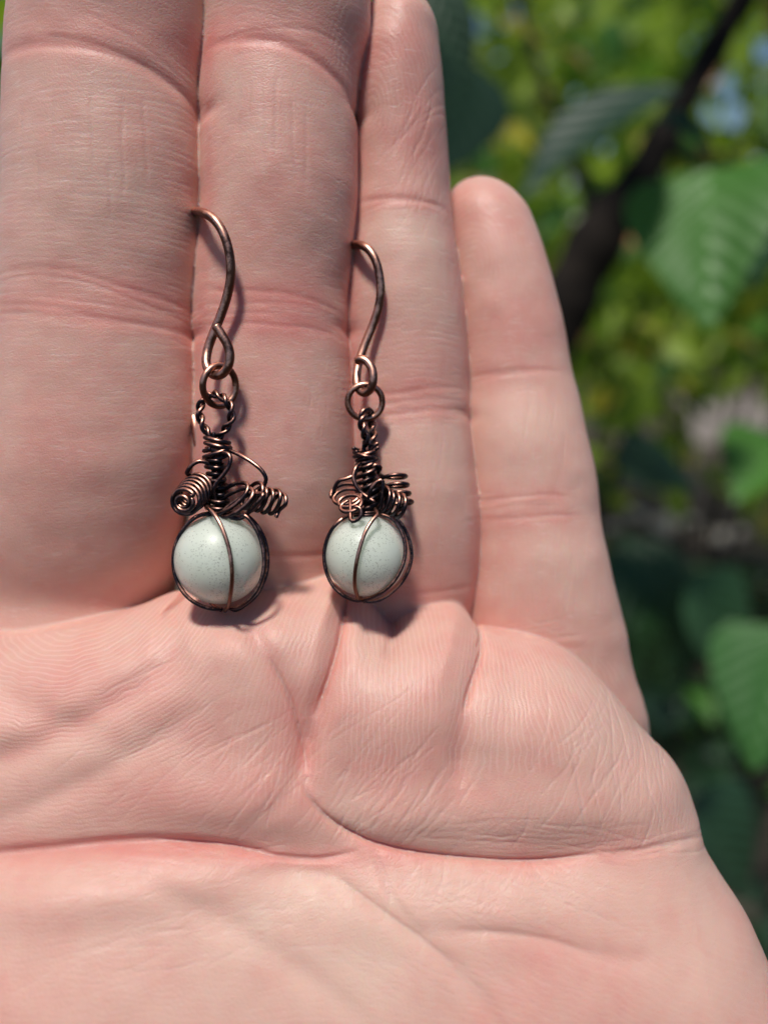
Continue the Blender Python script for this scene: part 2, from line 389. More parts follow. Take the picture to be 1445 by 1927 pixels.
rows(DF, Fm, 400, 655, 900, 1030, 16, -2, 30, 60, .10, -.03, .2, seed=70)
rows(DF, Fr, 690, 865, 395, 600, 15, 2, 50, 40, .11, -.035, .3, seed=71)
rows(DF, Fr, 690, 875, 600, 730, 12, 3, 70, 20, .12, -.05, .45, bow=8, seed=72)
rows(DF, Fr, 690, 880, 740, 800, 11, 2, 50, 20, .12, -.06, .45, seed=73)
rows(DF, Fr, 700, 890, 810, 1100, 19, 0, 40, 60, .10, -.03, .2, seed=74)
rows(DF, Fp, 905, 1120, 925, 995, 11, 3, 60, 20, .12, -.05, .35, seed=75)
rows(DF, Fp, 895, 1070, 620, 720, 13, 3, 45, 40, .11, -.035, .2, seed=76)
def vert(A, to, xs, w_, dp, dry, seed=1):
    r = random.Random(seed)
    for x, a, b in xs:
        ys = np.linspace(a, b, 6); P = pl(np.stack([x+np.array([r.gauss(0, 1.6) for _ in ys])+ (ys-a)*r.gauss(0, .02), ys], 1), to, 1)
        stroke(A, P, w_, dp)
        if dry: stroke(DRY, P+0.07, .12, dry, mode='max')
vert(DF, Fi, [(100,175,300),(172,160,330),(225,180,370),(262,170,330),(68,280,400),(135,260,390),(205,300,420),(30,180,330)], .22, -.05, 0, 81)
vert(DF, Fm, [(495,130,350),(521,135,300),(548,170,340),(470,150,220),(575,180,350),(450,160,260)], .22, -.045, 0, 84)
hair(DF, Fm, 430,200,60,180, 50, 40,20, 40,.5, .10,-.05, seed=37)
hair(DF, Fm, 560,760,90,110, 34, 86,6, 60,.4, .11,-.05, dry=.4, seed=38)
hair(DF, Fr, 790,300,60,120, 40, 75,12, 70,.5, .12,-.06, seed=43)
hair(DF, Fr, 800,900,90,180, 50, 88,5, 100,.5, .11,-.06, dry=.4, seed=45)
hair(DF, Fr, 790,240,50,90, 8, 62,10, 160,.3, .18,-.12, seed=46)
hair(DF, Fr, 850,520,30,150, 24, 92,4, 100,.3, .11,-.05, seed=47)
hair(DF, Fp, 1010,830,90,150, 60, 86,5, 100,.5, .12,-.06, dry=.3, seed=52)
hair(DF, Fp, 960,560,80,120, 40, 80,15, 60,.5, .10,-.04, dry=.3, seed=54)
hair(DF, Fp, 1030,1110,120,110, 60, 86,8, 120,.4, .12,-.06, dry=.2, seed=55)
hair(DF, Fp, 1000,1190,100,30, 24, 10,12, 70,.4, .12,-.08, seed=56)
print('strokes', time.perf_counter()-T00)

# low-frequency unevenness of flesh
def vnoise(X, Z, sc_, seed):
    r = np.random.RandomState(seed); g = r.rand(64, 64).astype(np.float32)
    x = X/sc_; z = Z/sc_; i = np.floor(x).astype(int); j = np.floor(z).astype(int); u = x-i; v = z-j
    u = u*u*(3-2*u); v = v*v*(3-2*v); i0 = i % 64; i1 = (i+1) % 64; j0 = j % 64; j1 = (j+1) % 64
    return ((g[i0, j0]*(1-u)+g[i1, j0]*u)*(1-v)+(g[i0, j1]*(1-u)+g[i1, j1]*u)*v)-0.5
NB = (0.42*vnoise(gx[:, None]+40, gz[None, :]+17, 9.0, 3)+0.20*vnoise(gx[:, None], gz[None, :], 4.1, 4)+0.07*vnoise(gx[:, None], gz[None, :], 1.7, 5)).astype(np.float32)
DP += 0.7*NB; DF += 0.6*NB+(0.10*vnoise(gx[:, None], gz[None, :], 2.6, 8)).astype(np.float32)

# ------------------------------------------------------------------ the hand as one solid
def smax(a, b, k):
    h = np.maximum(k-np.abs(a-b), 0)/k
    return np.maximum(a, b)+h*h*k*0.25
def hand_F(X, Z, T):
    out = None
    for nm in ('index', 'middle', 'ring', 'pinky'):
        d = FT[nm]; t = d['t']
        xc = np.interp(Z, t[0], t[1]).astype(np.float32); a = np.interp(Z, t[0], t[2]).astype(np.float32)
        tc = np.interp(Z, t[0], t[3]).astype(np.float32); b = np.interp(Z, t[0], t[4]).astype(np.float32)
        wz = np.maximum(np.maximum(Z-d['z0'], 0)/d['tip'], np.maximum(d['zb']-Z, 0)/(12 if nm == 'pinky' else 5)).astype(np.float32)
        u = np.abs((X-xc)/a); v = np.abs((T-tc)/b)
        p = 2.05
        r = (u**p+v**p+wz**p)**(1/p)
        f = (1-r)*np.minimum(a, b)
        out = f if out is None else smax(out, f, 0.25)
    out = out+smp(DF, X, Z)
    tf = palm_T(X, Z).astype(np.float32)
    h = np.float32(10.5); tau = (T-(tf-h))
    tau = np.where(tau > 0, tau/h, -tau/9.0)
    dl = smp(D_ledge, X, Z); ds = smp(D_side, X, Z)
    ql = np.maximum(0, 1-dl/10.5); qs = np.maximum(0, 1-ds/13.0); qb = np.maximum(0, (-68-Z)/12)
    fp = (1-np.sqrt(ql*ql+qs*qs+qb*qb+tau*tau))*np.float32(9)
    fp = fp+smp(DP, X, Z)
    # thumb, out of the picture on the left
    A = np.array([-48., -58., 4.]); B = np.array([-74., -34., 10.]); C2 = np.array([-86., -8., 12.])
    def cap(P, Q, r1, r2):
        d = Q-P; L2 = d@d
        t_ = np.clip(((X-P[0])*d[0]+(Z-P[1])*d[1]+(T-P[2])*d[2])/L2, 0, 1)
        return (r1+(r2-r1)*t_)-np.sqrt((X-P[0]-t_*d[0])**2+(Z-P[1]-t_*d[1])**2+(T-P[2]-t_*d[2])**2)
    th = smax(cap(A, B, 15, 11), cap(B, C2, 10.5, 8.5), 3.0)
    ql2 = np.maximum(0, (-52-X)/10)
    fp = fp-ql2*ql2*6
    fp = smax(fp, th.astype(np.float32), 5.0)
    return smax(out, fp, 0.45).astype(np.float32)

def surface_nets(F, o, h):
    ins = F > 0
    nx, ny, nz = F.shape
    c = [(a, b, d) for a in (0, 1) for b in (0, 1) for d in (0, 1)]
    cnt = np.zeros((nx-1, ny-1, nz-1), np.int8)
    for a, b, d in c: cnt += ins[a:nx-1+a, b:ny-1+b, d:nz-1+d]
    act = (cnt > 0) & (cnt < 8)
    I, J, K = np.nonzero(act); ids = np.full(act.shape, -1, np.int32); ids[I, J, K] = np.arange(len(I))
    acc = np.zeros((len(I), 3)); n = np.zeros(len(I))
    vals = {q: F[I+q[0], J+q[1], K+q[2]] for q in c}
    for p in c:
        for ax in range(3):
            if p[ax]: continue
            q = list(p); q[ax] = 1; q = tuple(q)
            m = (vals[p] > 0) != (vals[q] > 0)
            t = np.where(m, vals[p]/(vals[p]-vals[q]+1e-12), 0)
            for k in range(3): acc[:, k] += np.where(m, p[k]+(t if k == ax else 0), 0)
            n += m
    V = np.stack([I, J, K], 1)+acc/n[:, None]
    V = V*h+np.array(o)
    fs = []
    for ax in range(3):
        sl0 = [slice(None)]*3; sl1 = [slice(None)]*3; sl0[ax] = slice(0, -1); sl1[ax] = slice(1, None)
        a, b = ins[tuple(sl0)], ins[tuple(sl1)]
        e = np.array(np.nonzero(a != b)).T
        u, v = [(1, 2), (2, 0), (0, 1)][ax]
        e = e[(e[:, u] > 0) & (e[:, v] > 0) & (e[:, u] < F.shape[u]-1) & (e[:, v] < F.shape[v]-1)]
        du = np.eye(3, dtype=int)[u]; dv = np.eye(3, dtype=int)[v]
        q = np.stack([ids[tuple((e-du-dv).T)], ids[tuple((e-dv).T)], ids[tuple(e.T)], ids[tuple((e-du).T)]], 1)
        flip = ~a[tuple(e.T)]
        q[flip] = q[flip][:, ::-1]
        fs.append(q)
    return V, np.concatenate(fs)

def grad(V, e=0.08):
    f0 = hand_F(V[:, 0], V[:, 1], V[:, 2])
    g = np.stack([hand_F(V[:, 0]+e*(k == 0), V[:, 1]+e*(k == 1), V[:, 2]+e*(k == 2))-f0 for k in range(3)], 1)/e
    return f0, g
def newton(V, n=2, mx=0.25, e=0.08):
    for _ in range(n):
        f, g = grad(V, e); g2 = (g*g).sum(1)+0.05
        st = -(f/g2)[:, None]*g; L = np.linalg.norm(st, axis=1); st *= np.minimum(1, mx/(L+1e-9))[:, None]
        V = V+st
    return V
def fnorm(V, F):
    n = np.cross(V[F[:, 2]]-V[F[:, 0]], V[F[:, 3]]-V[F[:, 1]])
    return n/(np.linalg.norm(n, axis=1)[:, None]+1e-12)
def vnorm(V, F):
    n = fnorm(V, F); N = np.zeros_like(V)
    for k in range(4):
        for c in range(3): N[:, c] += np.bincount(F[:, k], n[:, c], len(V))
    return N/(np.linalg.norm(N, axis=1)[:, None]+1e-12)
def subdiv(V, F, sel=None):
    if sel is None: sel = np.ones(len(F), bool)
    G = F[sel]; rest = F[~sel]
    E = np.concatenate([np.stack([G[:, k], G[:, (k+1) % 4]], 1) for k in range(4)])
    E.sort(1); key = E[:, 0].astype(np.int64)*len(V)+E[:, 1]
    uk, inv, cnt = np.unique(key, return_inverse=True, return_counts=True)
    mid = (V[uk//len(V)]+V[uk % len(V)])/2
    inv = inv.reshape(4, -1)+len(V)
    cen = V[G].mean(1); ci = len(V)+len(mid)+np.arange(len(G))
    V2 = np.concatenate([V, mid, cen])
    free = np.concatenate([np.ones(len(V), bool), cnt == 2, np.ones(len(G), bool)])
    Q = [np.stack([G[:, k], inv[k], ci, inv[(k-1) % 4]], 1) for k in range(4)]
    return V2, np.concatenate(Q+[rest]), free, len(G)*4

H = 0.5
ox, oz, ot = -99.0, -83.0, -24.0
ax_, az_, at_ = np.arange(ox, 60, H), np.arange(oz, 81, H), np.arange(ot, 32, H)
Fg = np.empty((len(ax_), len(az_), len(at_)), np.float32)
for i in range(0, len(ax_), 24):
    Fg[i:i+24] = hand_F(ax_[i:i+24, None, None], az_[None, :, None], at_[None, None, :])
print('grid', Fg.shape, time.perf_counter()-T00)
V, Fc = surface_nets(Fg, (ox, oz, ot), H); del Fg
V = newton(V, 2, 0.3)
print('nets', len(V), time.perf_counter()-T00)
def in_view(V):
    f = S*(DIST-V[:, 2])/DIST
    px = V[:, 0]/f+CX; py = CY-V[:, 1]/f
    return px, py
for lvl in range(2):
    N = vnorm(V, Fc)
    px, py = in_view(V)
    toc = np.stack([-V[:, 0], -V[:, 1], DIST-V[:, 2]], 1); toc /= np.linalg.norm(toc, axis=1)[:, None]
    ok = (px > -140) & (px < 1600) & (py > -130) & (py < 2060) & ((N*toc).sum(1) > -0.25)
    # the bore of the gap behind an overhang counts as seen too
    sel = ok[Fc].all(1)
    nv0 = len(V)
    V, Fc, free, nsel = subdiv(V, Fc, sel)
    Vn = V.copy()
    idx = np.nonzero(free)[0]
    used = np.zeros(len(V), bool); used[Fc[:nsel].ravel()] = True
    idx = idx[used[idx]]
    Vn[idx] = newton(V[idx], 2 if lvl == 0 else 1, 0.18, 0.06)
    V = Vn
    print('lvl', lvl, len(V), len(Fc), time.perf_counter()-T00)

# orientation check: front faces must look to the lens
if fnorm(V, Fc)[:, 2][V[Fc].mean(1)[:, 2] > 4].mean() < 0: Fc = Fc[:, ::-1]

# --- skin attributes
px, py = in_view(V)
X, Z, T = V.T
is_palm = smp(D_ledge, X, Z) > 0.0
def g2(cx, cy, rx, ry, to=PW, ang=0):
    cx, cy = to(cx, cy); rx *= S; ry *= S
    c, s = math.cos(R(ang)), math.sin(R(ang)); x = X-cx; z = Z-cy
    return np.exp(-((x*c+z*s)/rx)**2-((-x*s+z*c)/ry)**2)
pink = np.zeros(len(V)); pale = np.zeros(len(V))
for c in [(Fi,180,40,200,50,.6),(Fi,180,570,220,60,.45),(Fi,100,850,200,160,.25),(Fm,520,50,160,50,.6),(Fm,520,580,160,60,.5),(Fm,430,850,80,150,.3),(Fm,520,300,160,300,.32),(Fm,520,750,160,250,.2),(Fi,300,300,90,200,.15),(Fm,560,1020,110,50,.35),
          (Fr,790,250,70,130,.75),(Fr,740,60,80,120,.35),(Fr,780,740,110,60,.5),(Fr,800,650,90,40,.3),(Fr,800,1080,120,80,.4),
          (Fp,960,560,110,110,.45),(Fp,1000,640,80,50,.3),(Fp,920,400,80,60,.35),(Fp,1010,960,120,50,.25),(Fp,990,1180,120,50,.35),(Fp,960,1060,80,80,.15),
          (PW,150,1290,180,60,.5),(PW,450,1420,140,80,.5),(PW,330,1500,260,60,.25),(PW,740,1420,120,80,.4),(PW,1000,1430,130,80,.3),(PW,1080,1600,160,30,.35),
          (PW,600,1620,200,20,.5),(PW,200,1590,300,20,.6),(PW,120,1830,200,60,.3),(PW,700,1680,60,70,.35),(PW,1100,1850,250,90,.25),(PW,600,1250,60,90,.3),(PW,820,1260,80,60,.3),(PW,300,1150,200,30,.3)]:
    pink += c[5]*g2(c[1], c[2], c[3], c[4], c[0])
for c in [(Fi,180,330,190,120,.4),(Fi,200,640,190,40,.3),(Fi,180,115,170,25,.4),(Fm,520,250,140,110,.4),(Fm,520,650,140,50,.3),(Fm,520,110,120,30,.4),(Fr,780,430,90,50,.7),(Fr,800,530,60,120,.4),(Fr,810,850,90,80,.35),
          (Fp,900,370,60,40,.2),(Fp,1000,790,90,60,.6),(Fp,1040,1060,90,120,.6),(Fp,1010,880,90,60,.3),(PW,1060,1420,170,110,.4),(PW,400,1800,260,120,.45),(PW,700,1800,120,110,.8),(PW,560,1700,160,50,.8),(PW,260,1420,260,40,.3),
          (PW,640,1560,60,40,.6),(PW,1000,1680,200,40,.4),(PW,1300,1780,100,100,.5),(PW,750,1240,90,50,.3),(PW,1040,1280,130,40,.3),(PW,1290,1500,50,100,.4)]:
    pale += c[5]*g2(c[1], c[2], c[3], c[4], c[0])
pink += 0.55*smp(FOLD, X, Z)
dry = np.clip(smp(DRY, X, Z), 0, 1)
# ridge flow: phase in cycles, amplitude 0..1
def el(cx, cy, kx, ky, to=PW):
    a, b = to(cx, cy); return np.sqrt(((X-a)*kx)**2+((Z-b)*ky)**2)
ph_wob = (0.8+0.8*(~is_palm))*vnoise(X+31, Z+8, 3.1, 12)+0.7*vnoise(X, Z, 1.3, 13)
ph = np.zeros(len(V)); am = np.zeros(len(V)); best = np.zeros(len(V))
def region(wt, phase, ampl):
    global ph, am, best
    m = wt > best; ph = np.where(m, phase, ph); am = np.where(m, np.clip((wt-best)*4, 0, 1)*ampl, np.minimum(am, np.clip((best-wt)*4, 0, 1)*1.0)); best = np.maximum(best, wt)
PIT = 0.56
region(g2(200,1310,300,170)*is_palm, el(90,1080,1.0,1.25)/PIT, 1.0)
region(g2(500,1300,110,230)*is_palm, el(1400,1480,1,1.0)/PIT*0.95, 0.5)
region(g2(745,1290,100,140)*is_palm, el(-1500,1300,1,1)/PIT, 1.0)
region(g2(1020,1350,200,140)*is_palm, np.arctan2(X-PW(945,930)[0], PW(945,930)[1]-Z)*22/PIT, 1.0)
region(g2(150,1500,350,90)*is_palm, el(150,700,1,1)/PIT, 0.6)
region(g2(1150,1500,260,120)*is_palm, el(600,1000,1,.6)/PIT, 0.5)
region(g2(950,1690,420,110)*is_palm, el(900,3300,.5,1)/PIT, 0.22)
region(g2(900,1880,520,120)*is_palm, el(500,2800,.7,1)/PIT, 0.25)
region(g2(250,1780,330,170)*is_palm, el(100,2500,.5,1)/PIT, 0.2)
region(g2(735,90,90,130,Fr)*(~is_palm), el(700,190,1.0,.55,Fr)/0.5, 0.55)
region(g2(920,420,90,90,Fp)*(~is_palm), el(885,500,1.0,.6,Fp)/0.5, 0.45)
region(0.3*g2(180,300,230,420,Fi)*(~is_palm), el(150,2800,.4,1,Fi)/0.62, 0.15)
region(0.3*g2(180,860,230,260,Fi)*(~is_palm), el(100,2400,.5,1,Fi)/0.62, 0.12)
region(0.3*g2(520,420,160,600,Fm)*(~is_palm), el(560,-1800,.5,1,Fm)/0.62, 0.12)
region(0.3*g2(780,700,120,600,Fr)*(~is_palm), el(800,2500,.5,1,Fr)/0.62, 0.12)
region(0.3*g2(1010,1000,160,450,Fp)*(~is_palm), el(-1500,1000,1,.2,Fp)/0.62, 0.12)

# ------------------------------------------------------------------ skin
def skin_mat():
    n = NT('skin'); b = n.b
    at = lambda s_: n.n('Attribute', attribute_name=s_)
    geo = n.n('TexCoord').outputs['Object']
    tone = at('tone'); st = n.n('SeparateColor'); n.l(tone.outputs['Color'], st.inputs[0])
    pk, pa, dr = st.outputs
    nz = n.n('TexNoise', i_Scale=160.0, i_Detail=4.0, i_Roughness=0.6); n.l(geo, nz.inputs['Vector'])
    nz2 = n.n('TexNoise', i_Scale=900.0, i_Detail=3.0); n.l(geo, nz2.inputs['Vector'])
    pkn = n.math('MULTIPLY_ADD', n.math('SUBTRACT', nz.outputs['Fac'], 0.5), 1.5, pk)
    pkn = n.math('MULTIPLY_ADD', n.math('SUBTRACT', nz2.outputs['Fac'], 0.5), 0.35, pkn)
    c = n.mix(n.math('MULTIPLY', pa, 1.0), (0.66, 0.395, 0.325), (0.69, 0.475, 0.385))
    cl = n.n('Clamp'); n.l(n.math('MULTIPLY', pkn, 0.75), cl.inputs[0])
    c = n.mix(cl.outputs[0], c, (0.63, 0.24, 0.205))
    # finely mottled blood spots
    vo = n.n('TexVoronoi', i_Scale=420.0); n.l(geo, vo.inputs['Vector'])
    c = n.mix(n.ramp(vo.outputs['Distance'], (0.15, 0.6, 0.10, 0.0)), c, (0.56, 0.25, 0.215))
    # dry raised skin along the finest lines
    c = n.mix(n.math('MULTIPLY', dr, 0.55), c, (0.88, 0.76, 0.70))
    # light broken streaks: flexure lines of the fingers, print ridges of the palm
    fing = at('fing').outputs['Fac']
    m1 = n.n('Mapping'); m1.inputs['Scale'].default_value = (520.0, 520.0, 3800.0)
    wz = n.n('VectorMath', operation='MULTIPLY_ADD'); wnz = n.n('TexNoise', i_Scale=130.0); n.l(geo, wnz.inputs['Vector'])
    n.l(wnz.outputs['Color'], wz.inputs[0]); wz.inputs[1].default_value = (0.0, 0.0, 0.0025); n.l(geo, wz.inputs[2])
    n.l(wz.outputs[0], m1.inputs[0]); s1 = n.n('TexNoise', i_Scale=1.0, i_Detail=2.0, i_Roughness=0.6); n.l(m1.outputs[0], s1.inputs['Vector'])
    m2 = n.n('Mapping'); m2.inputs['Scale'].default_value = (3600.0, 500.0, 300.0); n.l(wz.outputs[0], m2.inputs[0])
    s2 = n.n('TexNoise', i_Scale=1.0, i_Detail=2.0, i_Roughness=0.6); n.l(m2.outputs[0], s2.inputs['Vector'])
    st1 = n.ramp(s1.outputs['Fac'], (0.56, 0.72, 0.0, 1.0)); st2 = n.ramp(s2.outputs['Fac'], (0.60, 0.76, 0.0, 0.3))
    big = n.n('TexNoise', i_Scale=210.0, i_Detail=1.0); n.l(geo, big.inputs['Vector'])
    streak = n.math('MULTIPLY', n.math('MULTIPLY', n.math('MAXIMUM', st1, st2), fing), n.ramp(big.outputs['Fac'], (0.35, 0.6, 0.15, 1.0)))
    ph0 = at('phase').outputs['Fac']; am0 = at('amp').outputs['Fac']
    rc = n.ramp(n.math('SINE', n.math('MULTIPLY', ph0, 2*math.pi)), (0.2, 0.9, 0.0, 1.0))
    c = n.mix(n.math('MULTIPLY', streak, 0.20), c, (0.86, 0.72, 0.66))
    c = n.mix(n.math('MULTIPLY', n.math('MULTIPLY', rc, am0), 0.16), c, (0.85, 0.66, 0.58))
    # sparse specks of dust
    v2 = n.n('TexVoronoi', i_Scale=150.0); n.l(geo, v2.inputs['Vector'])
    sx = n.n('SeparateColor'); n.l(v2.outputs['Color'], sx.inputs[0])
    sp = n.math('MULTIPLY', n.math('GREATER_THAN', sx.outputs[0], 0.90), n.math('LESS_THAN', v2.outputs['Distance'], n.math('MULTIPLY', sx.outputs[1], 0.022)))
    c = n.mix(n.math('MULTIPLY', sp, 0.8), c, (0.06, 0.03, 0.025))
    n.l(c, b.inputs['Base Color'])
    b.inputs['Subsurface Weight'].default_value = 1.0
    b.inputs['Subsurface Radius'].default_value = (1.0, 0.32, 0.18)
    b.inputs['Subsurface Scale'].default_value = 0.0012
    b.inputs['Specular IOR Level'].default_value = 0.38
    r = n.math('MULTIPLY_ADD', nz2.outputs['Fac'], 0.30, 0.32)
    n.l(r, b.inputs['Roughness'])
    # fine relief, heights in metres
    rg = at('ridge'); rs = n.n('SeparateColor'); n.l(rg.outputs['Color'], rs.inputs[0])
    phase = at('phase').outputs['Fac']; amp = at('amp').outputs['Fac']
    wob = n.n('TexNoise', i_Scale=500.0, i_Detail=2.0); n.l(geo, wob.inputs['Vector'])
    ph_ = n.math('MULTIPLY_ADD', wob.outputs['Fac'], 0.9, phase)
    sn = n.math('SINE', n.math('MULTIPLY', ph_, 2*math.pi))
    brk = n.n('TexNoise', i_Scale=700.0, i_Detail=1.0); n.l(geo, brk.inputs['Vector'])
    h1 = n.math('MULTIPLY', n.math('MULTIPLY', sn, amp), n.ramp(brk.outputs['Fac'], (0.3, 0.65, 0.000003, 0.000013)))
    cell = n.n('TexVoronoi', feature='DISTANCE_TO_EDGE', i_Scale=1900.0)
    wv = n.n('VectorMath', operation='MULTIPLY_ADD'); wn_ = n.n('TexNoise', i_Scale=800.0); n.l(geo, wn_.inputs['Vector'])
    n.l(wn_.outputs['Color'], wv.inputs[0]); wv.inputs[1].default_value = (0.0006,)*3; n.l(geo, wv.inputs[2])
    mp = n.n('Mapping'); mp.inputs['Scale'].default_value = (1.0, 1.0, 1.5); n.l(wv.outputs[0], mp.inputs[0])
    n.l(mp.outputs[0], cell.inputs['Vector'])
    h2 = n.math('MULTIPLY', n.ramp(cell.outputs['Distance'], (0.0, 0.22, 0.0, 1.0)), 0.000009)
    mic = n.n('TexNoise', i_Scale=5200.0, i_Detail=3.0); n.l(geo, mic.inputs['Vector'])
    h3 = n.math('MULTIPLY', mic.outputs['Fac'], 0.000034)
    hh = n.math('ADD', n.math('ADD', h1, h2), n.math('MULTIPLY_ADD', streak, -0.000012, h3))
    bp = n.n('Bump'); bp.inputs['Strength'].default_value = 1.0; bp.inputs['Distance'].default_value = 1.0
    n.l(hh, bp.inputs['Height']); n.l(bp.outputs[0], b.inputs['Normal'])
    return n.m
SKIN = skin_mat()
VW = np.stack([V[:, 0], -V[:, 2], V[:, 1]], 1)/1000.0
hand = mesh_np('hand', VW, Fc, SKIN, mw=HAND_M)
me = hand.data
ca = me.attributes.new('tone', 'FLOAT_COLOR', 'POINT')
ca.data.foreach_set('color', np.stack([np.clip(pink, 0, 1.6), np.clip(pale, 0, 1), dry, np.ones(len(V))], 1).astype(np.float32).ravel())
for nm, v in (('phase', ph+ph_wob), ('amp', am), ('fing', (~is_palm).astype(float))):
    a = me.attributes.new(nm, 'FLOAT', 'POINT'); a.data.foreach_set('value', v.astype(np.float32))
tag(hand, 'open bare hand held palm up with fingers together, carrying two wire earrings', 'hand')
print('hand', time.perf_counter()-T00)
# ------------------------------------------------------------------ the earrings
def metal(name, cop, dark, bias, rough=0.34):
    n = NT(name); b = n.b; b.inputs['Metallic'].default_value = 1.0
    geo = n.n('TexCoord').outputs['Object']
    wn1 = n.n('TexNoise', i_Scale=620.0, i_Detail=4.0, i_Roughness=0.65); n.l(geo, wn1.inputs['Vector'])
    wn2 = n.n('TexNoise', i_Scale=4200.0, i_Detail=3.0, i_Roughness=0.7); n.l(geo, wn2.inputs['Vector'])
    lit_worn = n.n('Attribute', attribute_name='lit_worn').outputs['Fac']  # copper by wire side: painted highlight together with rubbed metal
    f = n.math('MULTIPLY_ADD', n.math('SUBTRACT', wn1.outputs['Fac'], 0.5), 1.5, lit_worn)
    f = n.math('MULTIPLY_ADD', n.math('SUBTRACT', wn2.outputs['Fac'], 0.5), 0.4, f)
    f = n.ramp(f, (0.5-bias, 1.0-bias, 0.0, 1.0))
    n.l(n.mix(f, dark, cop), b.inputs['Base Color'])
    n.l(n.math('MULTIPLY_ADD', wn2.outputs['Fac'], 0.25, rough-0.1), b.inputs['Roughness'])
    bp = n.n('Bump'); bp.inputs['Distance'].default_value = 0.000008; bp.inputs['Strength'].default_value = 0.6
    n.l(wn2.outputs['Fac'], bp.inputs['Height']); n.l(bp.outputs[0], b.inputs['Normal'])
    return n.m
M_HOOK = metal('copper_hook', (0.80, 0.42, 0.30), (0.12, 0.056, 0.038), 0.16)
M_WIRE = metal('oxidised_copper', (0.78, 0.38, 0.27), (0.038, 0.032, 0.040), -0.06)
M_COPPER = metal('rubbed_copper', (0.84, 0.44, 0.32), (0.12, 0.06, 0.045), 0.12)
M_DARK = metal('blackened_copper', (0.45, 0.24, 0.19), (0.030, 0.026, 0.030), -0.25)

def bead_mat():
    n = NT('bead_stone'); b = n.b
    geo = n.n('TexCoord').outputs['Object']
    a = n.n('TexNoise', i_Scale=260.0, i_Detail=2.0); n.l(geo, a.inputs['Vector'])
    c = n.mix(a.outputs['Fac'], (0.56, 0.605, 0.51), (0.67, 0.70, 0.61))
    v = n.n('TexVoronoi', i_Scale=7200.0); n.l(geo, v.inputs['Vector'])
    s = n.n('SeparateColor'); n.l(v.outputs['Color'], s.inputs[0])
    msk = n.n('TexNoise', i_Scale=330.0, i_Detail=1.0); n.l(geo, msk.inputs['Vector'])
    dens = n.ramp(msk.outputs['Fac'], (0.36, 0.66, 0.04, 0.60))
    sp = n.math('MULTIPLY', n.math('LESS_THAN', s.outputs[0], dens), n.math('LESS_THAN', v.outputs['Distance'], n.math('MULTIPLY_ADD', s.outputs[1], 0.34, 0.16)))
    c = n.mix(n.math('MULTIPLY', sp, 0.55), c, (0.14, 0.13, 0.10))
    n.l(c, b.inputs['Base Color'])
    b.inputs['Subsurface Weight'].default_value = 1.0
    b.inputs['Subsurface Radius'].default_value = (1.0, 1.0, 0.9); b.inputs['Subsurface Scale'].default_value = 0.0035
    b.inputs['Roughness'].default_value = 0.42
    b.inputs['Coat Weight'].default_value = 0.6; b.inputs['Coat Roughness'].default_value = 0.03
    bn = n.n('TexNoise', i_Scale=2600.0, i_Detail=3.0); n.l(geo, bn.inputs['Vector'])
    bp = n.n('Bump'); bp.inputs['Distance'].default_value = 0.000008; n.l(bn.outputs['Fac'], bp.inputs['Height']); n.l(bp.outputs[0], b.inputs['Normal'])
    return n.m
M_BEAD = bead_mat()

